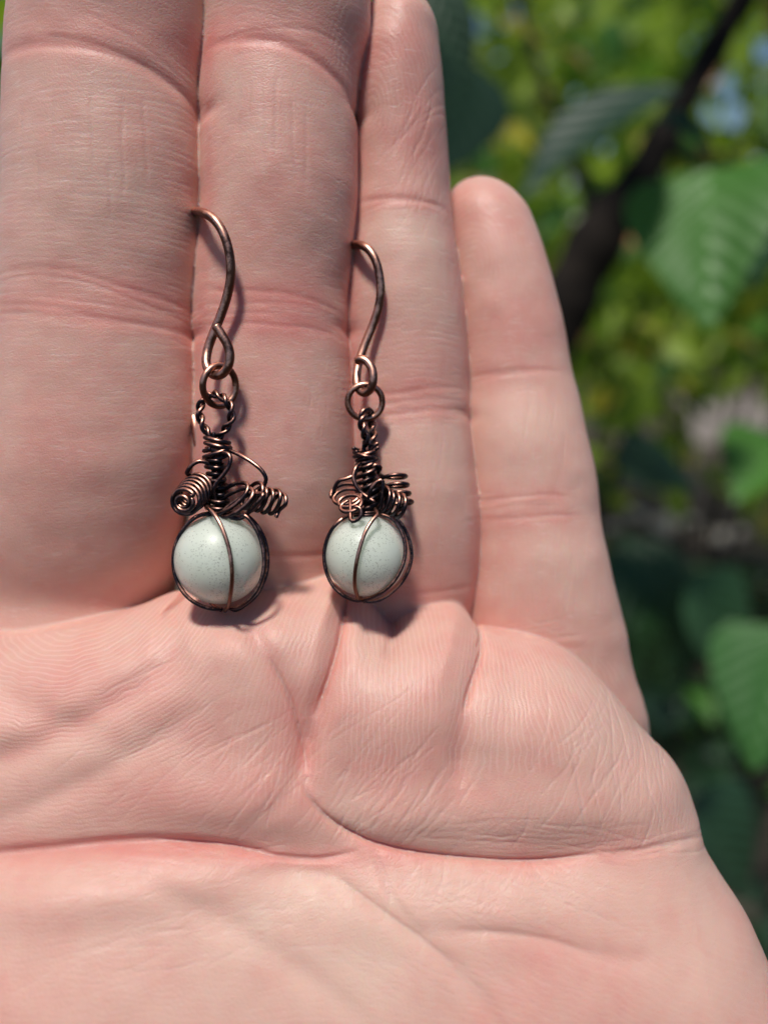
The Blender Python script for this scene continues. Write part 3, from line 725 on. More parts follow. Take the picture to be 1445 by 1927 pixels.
LIFT = 0.0                                                     # follows the lean of the finger it lies on
def P3(p):
    p = np.atleast_2d(np.asarray(p, float)).copy(); p[:, 2] += LIFT*S*np.maximum(1000-p[:, 1], 0)-np.interp(p[:, 1], [430, 640, 820, 960], [0.2, 0.5, 1.1, 1.9])
    X, Z = to_w(p[:, 0], p[:, 1], p[:, 2])
    return np.stack([X, Z, p[:, 2]], 1)
def catmull(P, n=10):
    Q = np.concatenate([[2*P[0]-P[1]], P, [2*P[-1]-P[-2]]]); out = []
    for i in range(len(P)-1):
        a, b, c, d = Q[i:i+4]
        t = np.arange(n)[:, None]/n
        out.append(0.5*((2*b)+(c-a)*t+(2*a-5*b+4*c-d)*t**2+(3*b-a-3*c+d)*t**3))
    out.append(P[-1:]); return np.concatenate(out)
def tube(P, r, n=10, closed=False):
    P = np.asarray(P, float); m = len(P)
    T_ = np.gradient(P, axis=0) if not closed else np.roll(P, -1, 0)-np.roll(P, 1, 0)
    T_ /= np.linalg.norm(T_, axis=1)[:, None]+1e-12
    u = np.cross(T_[0], [0.3, 0.5, 0.8]); u /= np.linalg.norm(u); U = [u]
    for i in range(1, m):
        v = U[-1]-T_[i]*(U[-1]@T_[i]); U.append(v/np.linalg.norm(v))
    U = np.array(U); W = np.cross(T_, U)
    if closed:                                                # spread the closing twist
        cu = U[-1]-T_[0]*(U[-1]@T_[0]); ang = math.atan2(cu@W[0], cu@U[0])
        th = -ang*np.arange(m)/m
        U, W = U*np.cos(th)[:, None]+W*np.sin(th)[:, None], W*np.cos(th)[:, None]-U*np.sin(th)[:, None]
    a = np.arange(n)*2*math.pi/n
    rr = np.full(m, r)
    rad = U[:, None, :]*np.cos(a)[None, :, None]+W[:, None, :]*np.sin(a)[None, :, None]
    rings = P[:, None, :]+rad*rr[:, None, None]
    V_ = rings.reshape(-1, 3); Rd = rad.reshape(-1, 3); F_ = []
    for i in range(m if closed else m-1):
        j = (i+1) % m; k = np.arange(n); k2 = (k+1) % n
        F_.append(np.stack([i*n+k, i*n+k2, j*n+k2, j*n+k], 1))
    F_ = np.concatenate(F_)
    if not closed:
        for e, sgn in ((0, -1), (m-1, 1)):                    # slightly domed cut ends
            b0 = len(V_); inner = P[e]+rad[e]*r*0.6+T_[e]*sgn*r*0.28
            V_ = np.concatenate([V_, inner, [P[e]+T_[e]*sgn*r*0.34]]); Rd = np.concatenate([Rd, rad[e], [T_[e]*sgn]])
            k = np.arange(n); k2 = (k+1) % n
            q = np.stack([e*n+k, e*n+k2, b0+k2, b0+k], 1); t = np.stack([b0+k, b0+k2, np.full(n, b0+n), np.full(n, b0+n)], 1)
            if sgn < 0: q = q[:, ::-1]; t = t[:, ::-1]
            F_ = np.concatenate([F_, q, t])
    return V_, F_, Rd
LIT_DIR = np.array([-0.10, 0.62, 0.78]); LIT_DIR /= np.linalg.norm(LIT_DIR)  # highlight side of the wires, where copper is painted as light and rubbing
def wire(name, parent, base, paths, r, mat, n=10, closed=False, jit=0.0, res=10, raw=False):
    """one part made of one or more wires; paths of (photo x, photo y, T)"""
    Vs, Fs, Ws = [], [], []; o_ = 0
    for p in paths:
        P = np.asarray(p, float) if raw else P3(p)
        if res: P = catmull(np.concatenate([P, P[:1]]), res)[:-1] if closed else catmull(P, res)
        if jit: P = P+np.array([[rnd.gauss(0, jit) for _ in range(3)] for _ in P])
        v, f, rd = tube(P, r, n, closed)
        Vs.append(v); Fs.append(f+o_); Ws.append(rd@LIT_DIR); o_ += len(v)
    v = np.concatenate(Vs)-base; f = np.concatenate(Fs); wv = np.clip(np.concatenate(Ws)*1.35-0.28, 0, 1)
    F3 = [tuple(q) if q[2] != q[3] else tuple(q[:3]) for q in f.tolist()]
    me = bpy.data.meshes.new(name); me.from_pydata((np.stack([v[:, 0], -v[:, 2], v[:, 1]], 1)/1000).tolist(), [], F3)
    me.polygons.foreach_set('use_smooth', np.ones(len(F3), bool)); me.materials.append(mat)
    a = me.attributes.new('lit_worn', 'FLOAT', 'POINT'); a.data.foreach_set('value', wv.astype(np.float32))
    o = bpy.data.objects.new(name, me); col.objects.link(o); o.parent = parent
    return o
def helix(c0, c1, u, v, turns, r0=1.0, r1=1.0, ph=0.0, n=14, wob=0.0, bend=(0, 0, 0)):
    """coil from centre c0 to c1; u, v are half-axes, all in (px, px, mm)"""
    c0, c1, u, v, bend = map(lambda q: np.array(q, float), (c0, c1, u, v, bend)); m = int(turns*n)+1
    out = []
    for i in range(m):
        t = i/(m-1); a = ph+turns*2*math.pi*t; r = r0+(r1-r0)*t
        k = r*(1+wob*math.sin(5.3*t*turns+1.1)+wob*0.6*math.sin(2.1*t*turns))
        out.append(c0*(1-t)+c1*t+bend*math.sin(math.pi*t)+(u*math.cos(a)+v*math.sin(a))*k)
    return out
def twisted(center, rr, pitch, parent, base, r, mat, n=8):
    """two strands twisted about a centre line"""
    P = catmull(P3(center), 14); L = np.concatenate([[0], np.cumsum(np.linalg.norm(np.diff(P, axis=0), axis=1))])
    T_ = np.gradient(P, axis=0); T_ /= np.linalg.norm(T_, axis=1)[:, None]
    u = np.cross(T_[0], [0, 0, 1.0]); u /= np.linalg.norm(u); U = [u]
    for i in range(1, len(P)): v = U[-1]-T_[i]*(U[-1]@T_[i]); U.append(v/np.linalg.norm(v))
    U = np.array(U); W = np.cross(T_, U); obs = []
    for s_ in (0, math.pi):
        a = L/pitch*2*math.pi+s_
        obs.append(P+rr*(U*np.cos(a)[:, None]+W*np.sin(a)[:, None]))
    return [wire('loop_strand', parent, base, [q], r, mat, n, res=0, raw=True) for q in obs]
def bead(parent, base, c, rad, seed):
    C_ = P3([c])[0]
    nu, nv = 64, 40; vs = []; fs = []
    hole = 0.10
    for j in range(nv+1):
        th = hole+(math.pi-2*hole)*j/nv
        for i in range(nu):
            a = 2*math.pi*i/nu
            k = rad*(1+0.004*math.sin(3*a+seed)*math.sin(th)**2+0.003*math.sin(2*th+seed*2))
            vs.append((k*math.sin(th)*math.cos(a), k*math.cos(th), k*math.sin(th)*math.sin(a)))
    for j in range(nv):
        for i in range(nu): fs.append((j*nu+i, (j+1)*nu+i, (j+1)*nu+(i+1) % nu, j*nu+(i+1) % nu))
    # the drilled hole's wall
    b0 = len(vs)
    for i in range(nu):
        a = 2*math.pi*i/nu; q = rad*math.sin(hole)
        for yy in (rad*math.cos(hole)*0.9, -rad*math.cos(hole)*0.9): vs.append((q*0.95*math.cos(a), yy, q*0.95*math.sin(a)))
    for i in range(nu):
        i2 = (i+1) % nu
        fs.append((i, i2, b0+2*i2, b0+2*i)); fs.append((nv*nu+i, b0+2*i+1, b0+2*i2+1, nv*nu+i2)); fs.append((b0+2*i, b0+2*i2, b0+2*i2+1, b0+2*i+1))
    v = np.array(vs)+C_-base
    o = mesh_np('bead', np.stack([v[:, 0], -v[:, 2], v[:, 1]], 1)/1000, fs, M_BEAD, parent)
    return o

def earring(label, basepx, build):
    base = P3([basepx])[0]
    e = empty('earring', HAND_M @ Matrix.Translation((base[0]/1000, -base[2]/1000, base[1]/1000)))
    tag(e, label, 'earring', 'pair of wire wrapped drop earrings')
    build(e, base)
    return e

def build_left(e, B):
    hook = [(373,838,-3.0),(369,805,-3.4),(362,765,-4.6),(352,690,-6.6),(346,600,-7.6),(342,520,-7.6),(342,460,-7.4),(345,428,-8.0),(353,409,-7.0),(366,399,-4.6),(384,401,0.2),(402,412,1.5),(417,432,1.9),(428,460,2.1),(434,492,2.1),(434,525,1.9),
            (427,560,1.6),(415,596,1.4),(401,630,1.4),(391,660,1.6),(389,686,2.3),(400,704,3.1),(416,705,3.9),(429,690,4.2),(433,668,4.2),(427,646,4.1),(416,628,4.0),(407,614,3.9)]
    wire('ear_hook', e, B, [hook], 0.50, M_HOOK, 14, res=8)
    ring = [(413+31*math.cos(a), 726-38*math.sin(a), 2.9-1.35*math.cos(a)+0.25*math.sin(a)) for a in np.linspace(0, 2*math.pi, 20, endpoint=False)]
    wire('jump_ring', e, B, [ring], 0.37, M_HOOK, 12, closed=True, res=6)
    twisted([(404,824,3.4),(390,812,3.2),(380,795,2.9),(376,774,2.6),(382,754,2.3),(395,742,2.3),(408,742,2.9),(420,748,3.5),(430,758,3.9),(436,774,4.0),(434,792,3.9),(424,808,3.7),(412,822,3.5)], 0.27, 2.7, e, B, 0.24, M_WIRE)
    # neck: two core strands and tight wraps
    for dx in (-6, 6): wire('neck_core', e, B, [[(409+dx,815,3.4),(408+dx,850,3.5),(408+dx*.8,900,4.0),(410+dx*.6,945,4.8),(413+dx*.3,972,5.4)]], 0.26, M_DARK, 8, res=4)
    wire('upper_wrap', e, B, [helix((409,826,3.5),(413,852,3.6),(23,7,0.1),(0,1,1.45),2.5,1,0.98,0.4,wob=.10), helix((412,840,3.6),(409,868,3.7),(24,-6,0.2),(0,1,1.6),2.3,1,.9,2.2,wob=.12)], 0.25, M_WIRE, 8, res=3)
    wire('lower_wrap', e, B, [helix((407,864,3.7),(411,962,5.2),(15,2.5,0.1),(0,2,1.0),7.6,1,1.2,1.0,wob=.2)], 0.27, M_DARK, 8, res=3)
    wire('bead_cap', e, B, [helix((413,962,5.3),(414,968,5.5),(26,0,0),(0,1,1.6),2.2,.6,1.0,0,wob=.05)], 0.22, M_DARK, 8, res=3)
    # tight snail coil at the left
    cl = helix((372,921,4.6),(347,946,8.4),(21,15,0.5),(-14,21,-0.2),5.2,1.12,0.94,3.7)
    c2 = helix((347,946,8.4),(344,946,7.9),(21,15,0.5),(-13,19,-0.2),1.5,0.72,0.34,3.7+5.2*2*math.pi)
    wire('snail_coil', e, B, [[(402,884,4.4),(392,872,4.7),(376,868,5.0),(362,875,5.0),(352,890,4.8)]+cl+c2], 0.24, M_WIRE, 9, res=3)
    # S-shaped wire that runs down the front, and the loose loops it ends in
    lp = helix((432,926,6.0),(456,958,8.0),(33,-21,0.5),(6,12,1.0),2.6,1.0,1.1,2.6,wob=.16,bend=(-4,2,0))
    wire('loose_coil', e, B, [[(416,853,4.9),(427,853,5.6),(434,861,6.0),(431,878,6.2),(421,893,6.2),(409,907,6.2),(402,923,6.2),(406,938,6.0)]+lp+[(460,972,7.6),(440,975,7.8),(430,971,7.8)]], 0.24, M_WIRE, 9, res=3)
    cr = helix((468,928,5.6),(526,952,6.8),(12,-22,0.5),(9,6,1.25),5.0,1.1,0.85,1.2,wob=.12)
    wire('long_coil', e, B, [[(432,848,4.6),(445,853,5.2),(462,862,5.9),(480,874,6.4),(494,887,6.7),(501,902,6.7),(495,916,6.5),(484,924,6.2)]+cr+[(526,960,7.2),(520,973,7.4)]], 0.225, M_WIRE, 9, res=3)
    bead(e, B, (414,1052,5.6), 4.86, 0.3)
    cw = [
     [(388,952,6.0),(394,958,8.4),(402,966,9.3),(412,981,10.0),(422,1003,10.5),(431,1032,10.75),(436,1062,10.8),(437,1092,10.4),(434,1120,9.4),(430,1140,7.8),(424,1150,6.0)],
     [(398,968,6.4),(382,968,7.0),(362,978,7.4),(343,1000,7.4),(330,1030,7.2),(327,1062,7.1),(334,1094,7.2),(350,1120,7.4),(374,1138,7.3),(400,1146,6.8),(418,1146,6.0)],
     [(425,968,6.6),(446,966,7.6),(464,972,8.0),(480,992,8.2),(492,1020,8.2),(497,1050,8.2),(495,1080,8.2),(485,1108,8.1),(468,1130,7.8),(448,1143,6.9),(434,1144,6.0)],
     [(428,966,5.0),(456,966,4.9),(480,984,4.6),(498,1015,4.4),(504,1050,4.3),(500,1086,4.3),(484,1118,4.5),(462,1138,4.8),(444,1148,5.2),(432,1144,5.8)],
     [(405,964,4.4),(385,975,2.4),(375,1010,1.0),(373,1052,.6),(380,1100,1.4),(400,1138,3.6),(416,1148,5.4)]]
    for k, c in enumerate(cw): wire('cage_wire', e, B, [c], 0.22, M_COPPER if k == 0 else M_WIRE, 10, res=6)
def build_right(e, B):
    hook = [(662,838,-5.0),(656,790,-6.2),(650,700,-7.2),(646,600,-7.6),(642,540,-7.0),(643,500,-7.6),(648,478,-8.0),(657,464,-6.4),(671,460,-2.8),(686,464,-1.1),(699,476,-0.6),(709,497,-0.4),(715,525,-0.4),(716,552,-0.6),
            (711,583,-0.9),(701,613,-1.2),(690,640,-1.2),(681,664,-1.0),(674,688,-0.6),(671,712,0.0),(674,730,0.7),(685,739,1.4),(697,732,1.9),(702,714,2.1),(700,695,1.9),(691,681,1.6),(679,676,1.3),(672,680,1.0)]
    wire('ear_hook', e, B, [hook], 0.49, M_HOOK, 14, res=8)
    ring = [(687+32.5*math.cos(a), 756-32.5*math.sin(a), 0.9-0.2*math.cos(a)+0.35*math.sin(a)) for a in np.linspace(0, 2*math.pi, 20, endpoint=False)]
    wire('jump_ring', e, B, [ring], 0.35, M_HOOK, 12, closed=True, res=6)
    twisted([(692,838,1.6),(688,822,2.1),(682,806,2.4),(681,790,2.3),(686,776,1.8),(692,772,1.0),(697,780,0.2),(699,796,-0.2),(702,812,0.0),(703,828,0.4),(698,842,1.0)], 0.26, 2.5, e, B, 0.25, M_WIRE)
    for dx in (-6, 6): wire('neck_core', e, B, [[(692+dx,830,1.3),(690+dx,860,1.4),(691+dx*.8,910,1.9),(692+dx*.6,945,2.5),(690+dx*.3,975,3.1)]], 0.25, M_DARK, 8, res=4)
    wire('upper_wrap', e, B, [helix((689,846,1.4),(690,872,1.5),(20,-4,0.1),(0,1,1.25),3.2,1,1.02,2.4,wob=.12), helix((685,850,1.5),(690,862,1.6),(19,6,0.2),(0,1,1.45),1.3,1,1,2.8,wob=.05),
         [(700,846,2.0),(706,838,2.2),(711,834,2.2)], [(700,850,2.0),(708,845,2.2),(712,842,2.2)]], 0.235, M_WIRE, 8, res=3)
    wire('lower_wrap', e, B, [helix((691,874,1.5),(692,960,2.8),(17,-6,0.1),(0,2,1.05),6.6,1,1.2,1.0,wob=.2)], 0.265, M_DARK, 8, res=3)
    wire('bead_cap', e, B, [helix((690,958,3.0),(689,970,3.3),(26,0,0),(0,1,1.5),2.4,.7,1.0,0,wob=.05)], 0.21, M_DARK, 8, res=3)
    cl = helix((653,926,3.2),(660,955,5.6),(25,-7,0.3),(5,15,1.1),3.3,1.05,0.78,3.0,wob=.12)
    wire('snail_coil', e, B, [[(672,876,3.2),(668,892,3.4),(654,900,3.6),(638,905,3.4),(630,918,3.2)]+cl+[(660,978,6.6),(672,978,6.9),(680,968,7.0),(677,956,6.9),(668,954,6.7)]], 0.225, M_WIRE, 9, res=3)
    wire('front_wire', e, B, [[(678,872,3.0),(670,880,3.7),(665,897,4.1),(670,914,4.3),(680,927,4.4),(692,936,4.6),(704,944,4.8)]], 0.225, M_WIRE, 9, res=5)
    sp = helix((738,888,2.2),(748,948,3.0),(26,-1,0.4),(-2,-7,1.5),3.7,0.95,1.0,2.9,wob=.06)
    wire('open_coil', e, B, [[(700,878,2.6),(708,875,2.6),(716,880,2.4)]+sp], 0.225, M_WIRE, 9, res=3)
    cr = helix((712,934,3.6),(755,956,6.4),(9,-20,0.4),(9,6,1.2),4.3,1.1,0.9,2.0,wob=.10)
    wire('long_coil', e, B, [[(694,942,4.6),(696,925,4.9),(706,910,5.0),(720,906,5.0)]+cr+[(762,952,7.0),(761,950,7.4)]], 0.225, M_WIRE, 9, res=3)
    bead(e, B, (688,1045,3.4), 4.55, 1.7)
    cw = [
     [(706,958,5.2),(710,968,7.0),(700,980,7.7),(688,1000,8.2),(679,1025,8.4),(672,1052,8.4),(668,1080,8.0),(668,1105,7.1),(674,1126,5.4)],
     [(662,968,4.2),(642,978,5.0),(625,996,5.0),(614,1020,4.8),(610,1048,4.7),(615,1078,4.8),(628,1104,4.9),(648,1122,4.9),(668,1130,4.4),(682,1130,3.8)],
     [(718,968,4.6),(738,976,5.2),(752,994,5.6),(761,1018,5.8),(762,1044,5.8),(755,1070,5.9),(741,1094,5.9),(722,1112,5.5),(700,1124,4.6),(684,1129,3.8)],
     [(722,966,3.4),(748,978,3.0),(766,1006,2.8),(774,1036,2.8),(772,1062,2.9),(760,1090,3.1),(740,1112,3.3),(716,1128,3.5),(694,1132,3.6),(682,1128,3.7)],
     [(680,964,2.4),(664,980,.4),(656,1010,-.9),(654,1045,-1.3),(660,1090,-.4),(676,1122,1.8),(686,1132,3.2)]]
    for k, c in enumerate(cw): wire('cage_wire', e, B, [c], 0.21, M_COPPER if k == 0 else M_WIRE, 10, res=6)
LIFT = LEAN['middle']
earring('left copper earring with a snail coil and two unravelling coils above its pale round bead', (414,1139,5.6), build_left)
LIFT = LEAN['ring']
earring('right copper earring over the ring finger, with flat round jump ring and stacked open coils', (688,1122,3.4), build_right)
print('jewel', time.perf_counter()-T00)

# ------------------------------------------------------------------ the garden behind
FPX = DIST/S
def G(px, py, d):
    """world point seen at a photo pixel, d metres ahead"""
    return M @ Vector(((px-CX)/FPX*d, d, (CY-py)/FPX*d))
def leaf_mat(name, c1, c2, c3, trans=0.35, rough=0.42, veins=True):
    n = NT(name); b = n.b
    oi = n.n('ObjectInfo'); gi = n.n('NewGeometry')
    rn = n.math('FRACT', n.math('ADD', oi.outputs['Random'], gi.outputs['Random Per Island']))
    tx = n.n('TexNoise', i_Scale=18.0); n.l(n.n('TexCoord').outputs['Object'], tx.inputs['Vector'])
    c = n.mix(n.ramp(rn, (0.0, 0.75, 0, 1)), c1, c2)
    c = n.mix(n.math('GREATER_THAN', rn, 0.93), c, c3)
    c = n.mix(n.math('MULTIPLY', tx.outputs['Fac'], 0.35), c, tuple(x*0.5 for x in c1))
    if veins:
        sp = n.n('SeparateXYZ'); n.l(n.n('TexCoord').outputs['Object'], sp.inputs[0])
        axx = n.math('ABSOLUTE', sp.outputs[0])
        rib = n.ramp(axx, (0.006, 0.03, 1.0, 0.0))
        wv = n.math('SINE', n.math('MULTIPLY', n.math('SUBTRACT', sp.outputs[1], n.math('MULTIPLY', axx, 1.1)), 46.0))
        side = n.ramp(wv, (0.90, 1.0, 0.0, 0.35))
        c = n.mix(n.math('MULTIPLY', n.math('MAXIMUM', rib, side), 0.13), c, tuple(min(1, x*1.9+0.06) for x in c2))
        bp = n.n('Bump'); bp.inputs['Distance'].default_value = 0.006; bp.inputs['Strength'].default_value = 0.3
        n.l(n.math('MULTIPLY', wv, -0.5), bp.inputs['Height']); n.l(bp.outputs[0], b.inputs['Normal'])
    n.l(c, b.inputs['Base Color']); b.inputs['Roughness'].default_value = rough
    tr = n.n('BsdfTranslucent'); n.l(n.mix(0.5, c, (0.18, 0.32, 0.03), 'ADD'), tr.inputs['Color'])
    mx = n.n('MixShader'); mx.inputs[0].default_value = trans
    n.l(b.outputs[0], mx.inputs[1]); n.l(tr.outputs[0], mx.inputs[2]); n.l(mx.outputs[0], n.out.inputs['Surface'])
    return n.m
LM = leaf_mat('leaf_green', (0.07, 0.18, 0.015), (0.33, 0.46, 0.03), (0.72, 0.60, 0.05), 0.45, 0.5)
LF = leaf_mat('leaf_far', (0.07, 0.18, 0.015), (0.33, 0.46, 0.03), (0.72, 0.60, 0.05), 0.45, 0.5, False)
LS = leaf_mat('leaf_shade', (0.014, 0.045, 0.020), (0.022, 0.075, 0.022), (0.04, 0.12, 0.03), 0.15, 0.5, False)  # undergrowth shade is put into these dark greens
LB = leaf_mat('leaf_dark', (0.014, 0.045, 0.024), (0.022, 0.075, 0.022), (0.04, 0.12, 0.03), 0.15, 0.5)  # leaf green darkened in the colour to stand for leaves in shade
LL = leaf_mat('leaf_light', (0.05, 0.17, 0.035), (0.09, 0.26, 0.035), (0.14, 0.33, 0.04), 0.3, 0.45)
LY = leaf_mat('leaf_yellow', (0.42, 0.36, 0.05), (0.34, 0.36, 0.06), (0.40, 0.20, 0.05), 0.35)
LO = leaf_mat('leaf_rust', (0.36, 0.17, 0.07), (0.40, 0.22, 0.08), (0.3, 0.12, 0.05), 0.25)
def simple(name, c1, c2, scale, rough=0.9, bump=0.3):
    n = NT(name); t = n.n('TexNoise', i_Scale=scale, i_Detail=6.0); n.l(n.n('TexCoord').outputs['Object'], t.inputs['Vector'])
    n.l(n.mix(n.ramp(t.outputs['Fac'], (0.3, 0.7, 0, 1)), c1, c2), n.b.inputs['Base Color']); n.b.inputs['Roughness'].default_value = rough
    bp = n.n('Bump'); bp.inputs['Strength'].default_value = bump; n.l(t.outputs['Fac'], bp.inputs['Height']); n.l(bp.outputs[0], n.b.inputs['Normal'])
    return n.m
BARK = simple('bark', (0.012, 0.010, 0.009), (0.028, 0.022, 0.018), 60)  # near black: the deep shade on the limbs is put into the colour
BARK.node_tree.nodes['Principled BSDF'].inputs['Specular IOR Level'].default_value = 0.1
SOIL = simple('soil', (0.035, 0.026, 0.02), (0.085, 0.065, 0.05), 14)
PATH = simple('path_gravel', (0.16, 0.14, 0.13), (0.26, 0.22, 0.20), 30)
STONE = simple('pale_stone', (0.42, 0.37, 0.31), (0.60, 0.54, 0.46), 25)
POST = simple('weathered_post', (0.36, 0.31, 0.29), (0.50, 0.44, 0.40), 40)

def leaf_np(kind='ovate', nl=9):
    """a leaf of length 1 along +Y in the XY plane, folded at the midrib and drooping"""
    prof = {'ovate': lambda t: 0.30*math.sin(math.pi*t**0.75)**0.9*(1-0.25*t), 'heart': lambda t: 0.46*math.sin(math.pi*t**0.55)**0.85*(1-0.1*t), 'long': lambda t: 0.20*math.sin(math.pi*t**0.9)}[kind]
    V_, F_ = [], []
    for i in range(nl+1):
        t = i/nl; w_ = max(prof(min(max(t, 0.0), 1.0)), 0.0) if 0 < t < 1 else 0.004
        sag = -0.24*t*t+0.05*t
        for s in (-1, -0.5, 0, 0.5, 1):
            V_.append((s*w_, t, sag+abs(s)*w_*0.45-(abs(s) > 0.9)*w_*0.16+0.012*math.sin(7*t+s*3)))
    for i in range(nl):
        for s in range(4): a = i*5+s; F_.append((a, a+1, a+6, a+5))
    return np.array(V_), np.array(F_)
LEAF_ME = {}
for kd in ('ovate', 'heart', 'long'):
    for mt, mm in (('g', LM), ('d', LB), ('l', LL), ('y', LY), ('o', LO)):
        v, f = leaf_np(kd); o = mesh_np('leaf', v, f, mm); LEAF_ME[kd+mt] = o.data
        bpy.data.objects.remove(o)
def leaf(parent, key, p, length, tip, face, name='leaf'):
    """leaf at p pointing to tip direction with its upper side facing 'face'"""
    y = Vector(tip).normalized(); z = Vector(face); z = (z-y*z.dot(y))
    if z.length < 1e-4: z = Vector((0, 0.3, 1)); z = z-y*z.dot(y)
    z.normalize(); x = y.cross(z)
    o = bpy.data.objects.new(name, LEAF_ME[key]); col.objects.link(o)
    m = Matrix((x, y, z)).transposed().to_4x4(); m.translation = Vector(p)
    o.parent = parent; o.matrix_parent_inverse = parent.matrix_world.inverted()
    o.matrix_world = m @ Matrix.Diagonal((length, length, length, 1))
    return o
bpy.context.view_layer.update()
def rvec(): 
    while True:
        v = Vector((rnd.uniform(-1, 1), rnd.uniform(-1, 1), rnd.uniform(-1, 1)))
        if 0.1 < v.length < 1: return v.normalized()
def limb(name, parent, pts, rads, mat, n=10):
    P = catmull(np.array([list(p) for p in pts], float), 6)
    k = np.linspace(0, 1, len(rads)); rr = np.interp(np.linspace(0, 1, len(P)), k, rads)
    rr = rr*(1+0.08*np.sin(np.arange(len(P))*1.7))
    v, f, rd = tube(P, 1.0, n); m = len(P)
    c = np.repeat(P, n, 0); v = v[:m*n]; v = c+(v-c)*np.repeat(rr, n)[:, None]
    f = f[:(m-1)*n]
    o = mesh_np(name, v-np.array(parent.matrix_world.translation), f, mat, parent)
    return o
GAPS = [(1380,195,26),(1375,312,24),(1436,300,38),(1442,100,32),(1290,55,16),(925,45,14), (1330,780,30), (1385,775,40), (1440,790,40), (1255,1003,40), (1345,1020,28)]  # image pixel circles kept clear of leaves, as seen from the camera
MI = M.inverted()
def gap(p):
    """openings cut along camera sight lines at image pixels: sky, path and stones"""
    q = MI @ p
    if q.y < 0.3: return False
    x = CX+q.x/q.y*FPX; y = CY-q.z/q.y*FPX
    return any((x-a)**2+(y-b)**2 < (r+26/q.y)**2 for a, b, r in GAPS)
def plant(name, base, label, cat, group=None):
    e = empty(name, Matrix.Translation(base)); bpy.context.view_layer.update(); tag(e, label, cat, group); return e

# ground, one sheet to the horizon, a pale path across it
def sheet(name, pts, z, mat):
    o = mesh_np(name, [(x, y, z) for x, y in pts], [tuple(range(len(pts)))], mat); tag(o, kind='structure'); return o
sheet('ground', [(-200,-60), (200,-60), (200,300), (-200,300)], 0, SOIL)
sheet('path', [(1.4,3.5), (40,2.9), (40,4.2), (1.7,4.6)], 0.004, PATH)

# the dark leaning tree
tb = G(700, 2500, 0.8); tb.z = 0
tree = plant('tree', tb, 'dark leaning tree with broad drooping leaves, its limb crossing behind the little finger', 'tree')
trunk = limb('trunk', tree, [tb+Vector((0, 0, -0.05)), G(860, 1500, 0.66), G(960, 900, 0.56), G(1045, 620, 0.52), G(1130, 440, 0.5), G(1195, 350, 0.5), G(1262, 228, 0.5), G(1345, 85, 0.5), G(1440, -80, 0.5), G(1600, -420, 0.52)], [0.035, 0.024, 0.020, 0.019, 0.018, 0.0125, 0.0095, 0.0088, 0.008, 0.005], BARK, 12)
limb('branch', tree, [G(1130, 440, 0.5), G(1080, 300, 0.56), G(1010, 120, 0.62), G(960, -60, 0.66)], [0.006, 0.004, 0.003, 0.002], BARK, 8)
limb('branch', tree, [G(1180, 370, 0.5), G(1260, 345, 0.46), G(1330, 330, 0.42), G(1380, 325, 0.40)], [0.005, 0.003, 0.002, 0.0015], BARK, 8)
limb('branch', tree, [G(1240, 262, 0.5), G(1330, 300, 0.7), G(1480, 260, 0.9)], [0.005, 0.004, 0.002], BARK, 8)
def near(key, a, b, dist, dist2, face, lenk=1.0):
    p, q = G(*a, dist), G(*b, dist2); L = (q-p).length*lenk
    fv = M.to_3x3() @ Vector(face)
    return leaf(tree, key, p, L, q-p, fv)
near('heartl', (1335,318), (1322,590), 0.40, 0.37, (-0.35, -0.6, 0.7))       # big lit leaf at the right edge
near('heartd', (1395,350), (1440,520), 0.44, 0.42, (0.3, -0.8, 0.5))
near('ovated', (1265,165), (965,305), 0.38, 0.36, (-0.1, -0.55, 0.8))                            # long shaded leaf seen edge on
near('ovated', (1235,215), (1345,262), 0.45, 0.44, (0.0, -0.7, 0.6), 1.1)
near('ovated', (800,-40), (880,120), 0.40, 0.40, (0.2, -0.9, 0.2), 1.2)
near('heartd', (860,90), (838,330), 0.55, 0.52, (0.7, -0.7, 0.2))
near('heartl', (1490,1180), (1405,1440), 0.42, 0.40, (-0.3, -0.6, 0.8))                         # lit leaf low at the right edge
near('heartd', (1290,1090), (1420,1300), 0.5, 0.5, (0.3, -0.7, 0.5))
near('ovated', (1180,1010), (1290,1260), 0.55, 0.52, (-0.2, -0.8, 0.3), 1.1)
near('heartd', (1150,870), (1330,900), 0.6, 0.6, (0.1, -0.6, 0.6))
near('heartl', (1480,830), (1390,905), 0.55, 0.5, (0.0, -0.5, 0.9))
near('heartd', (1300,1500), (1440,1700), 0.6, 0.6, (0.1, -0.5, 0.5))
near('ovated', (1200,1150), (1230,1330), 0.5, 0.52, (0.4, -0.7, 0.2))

v0, f0 = leaf_np('ovate', 4); Vs = []; Fs = []
for i in range(110):
    p = Vector((rnd.uniform(0.02, 0.75), rnd.uniform(0.42, 0.95), 0)); p.z = rnd.uniform(0.95+p.y*0.27+0.05, 0.95+p.y*0.27+0.35)
    y = (rvec()+Vector((0, 0, -0.4))).normalized(); z = rvec()+Vector((0, 0, 1.2)); z = (z-y*z.dot(y)).normalized(); x = y.cross(z)
    Vs.append(v0@(np.array([x, y, z])*0.085*rnd.uniform(0.7, 1.2))+np.array(p)-np.array(tb)); Fs.append(f0+len(v0)*len(Fs))
tag(mesh_np('shade_crown', np.concatenate(Vs), np.concatenate(Fs), LS, tree), kind='stuff')  # unseen canopy added above the view to shade the lower leaves
near('ovatey', (935,40), (1040,75), 0.9, 0.9, (-0.2, -0.7, 0.7))
near('ovatey', (1195,610), (1290,640), 0.9, 0.9, (-0.2, -0.6, 0.8))
near('ovatey', (1370,630), (1450,665), 0.9, 0.9, (0.0, -0.6, 0.8))
near('ovateo', (1060,95), (1120,130), 1.0, 1.0, (0.0, -0.6, 0.8))
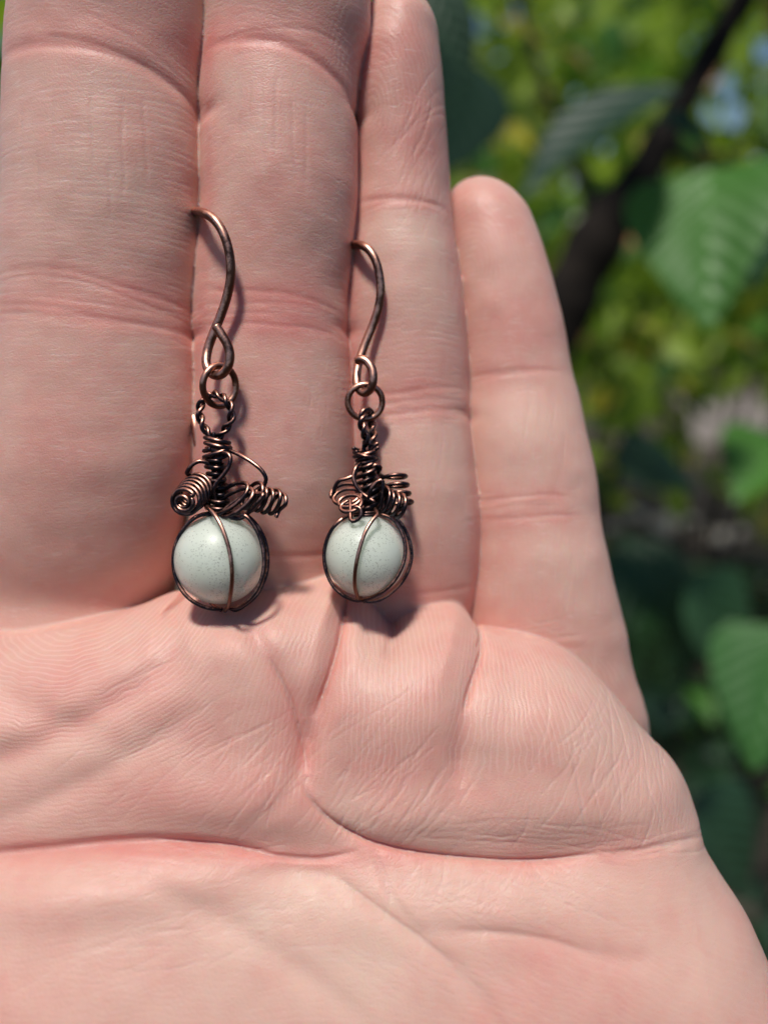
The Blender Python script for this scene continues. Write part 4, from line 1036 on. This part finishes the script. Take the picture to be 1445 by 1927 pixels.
# leafy shrubs further back: each a thing with its own stems and leaves
def shrub(base, h, rx, n, keys, size, label, nstem=5, rings=(0.0, 1.0), up=0.35, squash=1.0, cx=None, stuff=0, smat=None, visible=None):
    e = plant('shrub', base, label, 'shrub', None)
    for k in range(nstem):
        a = k*2.4+rnd.random(); tx = Vector((math.cos(a)*rx*0.6, math.sin(a)*rx*0.6*squash, h*rnd.uniform(0.7, 0.95)))
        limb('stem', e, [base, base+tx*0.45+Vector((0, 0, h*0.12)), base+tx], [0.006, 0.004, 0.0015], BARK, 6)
    def spot():
        while True:
            v = Vector((rnd.uniform(-1, 1), rnd.uniform(-1, 1), rnd.uniform(-1, 1)))
            if v.length < 1 and rnd.random() < 0.3+v.length: break
        z = rings[0]*h+(rings[1]-rings[0])*h*(v.z*0.5+0.5)
        q = base+Vector((v.x*rx, v.y*rx*squash, z))
        return q if not gap(q) else spot()
    for i in range(n):
        p = spot()
        tip = rvec()+Vector((0, -0.1, -0.45)); leaf(e, rnd.choice(keys), p, size*rnd.uniform(0.6, 1.25), tip, rvec()*0.7+Vector((-0.2, -0.3, 1.0))*up*2)
    if stuff:
        v0, f0 = leaf_np('ovate', 4); Vs = []; Fs = []
        for i in range(stuff):
            p = spot(); y = (rvec()+Vector((0, 0, -0.4))).normalized(); z = rvec()+Vector((-0.1, -0.2, 0.8)); z = (z-y*z.dot(y)).normalized(); x = y.cross(z)
            A = np.array([x, y, z])*size*rnd.uniform(0.6, 1.25)
            Vs.append(v0@A+np.array(p-base)); Fs.append(f0+len(v0)*len(Fs))
        o = mesh_np('foliage', np.concatenate(Vs), np.concatenate(Fs), smat or LF, e); tag(o, kind='stuff')
    return e
def gp(px, d): p = G(px, 963, d); return Vector((p.x, p.y, 0))
shrub(gp(1000, 1.25), 1.30, 0.42, 120, ['ovateg','ovateg','heartg','ovatel','ovateo'], 0.060, 'bushy shrub with small sunlit and rust tinged leaves just above the little fingertip', rings=(0.45, 1.08), stuff=300)
shrub(gp(1330, 1.7), 1.5, 0.52, 130, ['ovateg','ovatey','ovateg','heartl'], 0.065, 'shrub with scattered yellowing leaves behind the big lit leaf', rings=(0.22, 0.92), stuff=620)
shrub(gp(1120, 2.3), 1.9, 0.75, 120, ['ovateg','ovatel','ovatey'], 0.075, 'tall light green shrub filling the top behind the dark limb', rings=(0.18, 1.0), stuff=1500)
shrub(gp(1700, 2.2), 1.8, 0.7, 60, ['ovateg','ovatel'], 0.075, 'green shrub partly beyond the right edge', rings=(0.2, 0.85), stuff=700)
shrub(gp(860, 2.4), 2.0, 0.7, 80, ['ovateg','ovated'], 0.075, 'darker green shrub in the gap beside the ring fingertip', rings=(0.3, 1.0), stuff=900)
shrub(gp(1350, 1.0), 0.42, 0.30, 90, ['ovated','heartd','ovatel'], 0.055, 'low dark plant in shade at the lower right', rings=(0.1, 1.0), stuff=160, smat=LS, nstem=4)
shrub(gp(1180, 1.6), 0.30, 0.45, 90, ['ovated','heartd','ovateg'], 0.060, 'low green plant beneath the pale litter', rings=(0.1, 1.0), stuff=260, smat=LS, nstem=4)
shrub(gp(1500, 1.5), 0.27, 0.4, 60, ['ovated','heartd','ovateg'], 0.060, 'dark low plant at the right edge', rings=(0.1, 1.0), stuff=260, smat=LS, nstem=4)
near_y = [((930,60),(1035,70),1.15,'ovatey'),((1200,640),(1260,600),1.3,'ovatey'),((1380,640),(1440,660),1.3,'ovatey'),((1270,600),(1310,570),1.3,'ovatey')]
# overhead crown added out of view to throw the dappled shade
shade_crown = plant('tree', Vector((1.5, 1.8, 0)), 'unseen leafy tree added outside the view to cast dappled shade', 'tree')
limb('trunk', shade_crown, [Vector((1.5, 1.8, 0)), Vector((1.5, 1.8, 0.8)), Vector((1.35, 1.75, 1.5)), Vector((0.9, 1.65, 2.1))], [0.03, 0.026, 0.022, 0.01], BARK, 10)
v0, f0 = leaf_np('ovate', 4); Vs = []; Fs = []
for i in range(150):
    p = Vector((rnd.uniform(-0.9, 1.6), rnd.uniform(0.95, 2.6), rnd.gauss(1.95, 0.16)))
    y = (rvec()+Vector((0, 0, -0.3))).normalized(); z = rvec()+Vector((0, 0, 1.0)); z = (z-y*z.dot(y)).normalized(); x = y.cross(z)
    Vs.append(v0@(np.array([x, y, z])*0.085*rnd.uniform(0.7, 1.2))+np.array(p)-np.array((1.5, 1.8, 0))); Fs.append(f0+len(v0)*len(Fs))
tag(mesh_np('shade_crown', np.concatenate(Vs), np.concatenate(Fs), LF, shade_crown), kind='stuff')
# far wood behind everything
Vs = []; Fs = []
for i in range(5600):
    px_ = rnd.uniform(-600, 2300); d = rnd.uniform(5.5, 8.0)
    p = gp(px_, d); p.z = rnd.uniform(0, 1)**0.8*((1.55 if px_ > 1230 else 2.6)+(0.2 if px_ > 1230 else 0.7)*math.sin(px_*0.006)+0.4*math.sin(px_*0.019))
    if gap(p): continue
    y = (rvec()+Vector((0, 0, -0.4))).normalized(); z = rvec()+Vector((-0.1, -0.2, 0.8)); z = (z-y*z.dot(y)).normalized(); x = y.cross(z)
    Vs.append(v0@(np.array([x, y, z])*0.26*rnd.uniform(0.6, 1.3))+np.array(p)); Fs.append(f0+len(v0)*len(Fs))
o = mesh_np('distant_foliage', np.concatenate(Vs), np.concatenate(Fs), LF); tag(o, 'mass of distant green foliage closing the garden', 'foliage', kind='stuff')
# pale post seen between the fingers and the leaves
pp = gp(885, 1.9); post = plant('post', pp, 'pale weathered post standing beside the ring finger tip, far out of focus', 'post')
limb('stake', post, [pp, pp+Vector((0.0, 0, 0.9)), G(903, 330, 1.9), G(872, 40, 1.9)], [0.024, 0.024, 0.024, 0.02], POST, 10)
# pale stones lying in the litter
def stone(p, s, k):
    r_ = random.Random(k); V_ = []; F_ = []; nu, nv = 12, 8
    ph_ = [r_.uniform(0, 6) for _ in range(6)]
    for j in range(nv+1):
        th = math.pi*j/nv
        for i in range(nu):
            a = 2*math.pi*i/nu; q = 1+0.16*math.sin(2*a+ph_[0])*math.sin(th)+0.1*math.sin(3*a+2*th+ph_[1])
            V_.append((s*q*math.sin(th)*math.cos(a), s*0.8*q*math.sin(th)*math.sin(a), s*0.55*(math.cos(th)+0.8)))
    for j in range(nv):
        for i in range(nu): F_.append((j*nu+i, (j+1)*nu+i, (j+1)*nu+(i+1) % nu, j*nu+(i+1) % nu))
    return mesh_np('stone', V_, F_, STONE, None, True, Matrix.Translation(p) @ Matrix.Rotation(r_.uniform(0, 6), 4, 'Z'))
def on_ground(px, py):
    a = G(px, py, 1.0); c0 = M.translation; d = a-c0; t = -c0.z/d.z; return c0+d*t
STN = [(1255,1003,40,'largest pale stone in the litter right of the little finger'),(1345,1022,30,'pale stone just right of the largest one'),(1195,975,22,'small stone nearest the little finger'),
       (1385,1010,20,'pale stone at the right end of the row'),(1175,1085,24,'lone pale stone below the row, against the finger edge'),(1150,1000,18,'smallest stone partly hidden by the finger'),(1300,985,16,'small stone between the two largest')]
for k, (x, y, s, lb) in enumerate(STN):
    p = on_ground(x, y); dd = (p-M.translation).length
    o = stone(p, s*dd/FPX*0.8, k); tag(o, lb, 'stone', 'pale stones in the litter')
print('garden', time.perf_counter()-T00)

print('script', time.perf_counter()-T00)
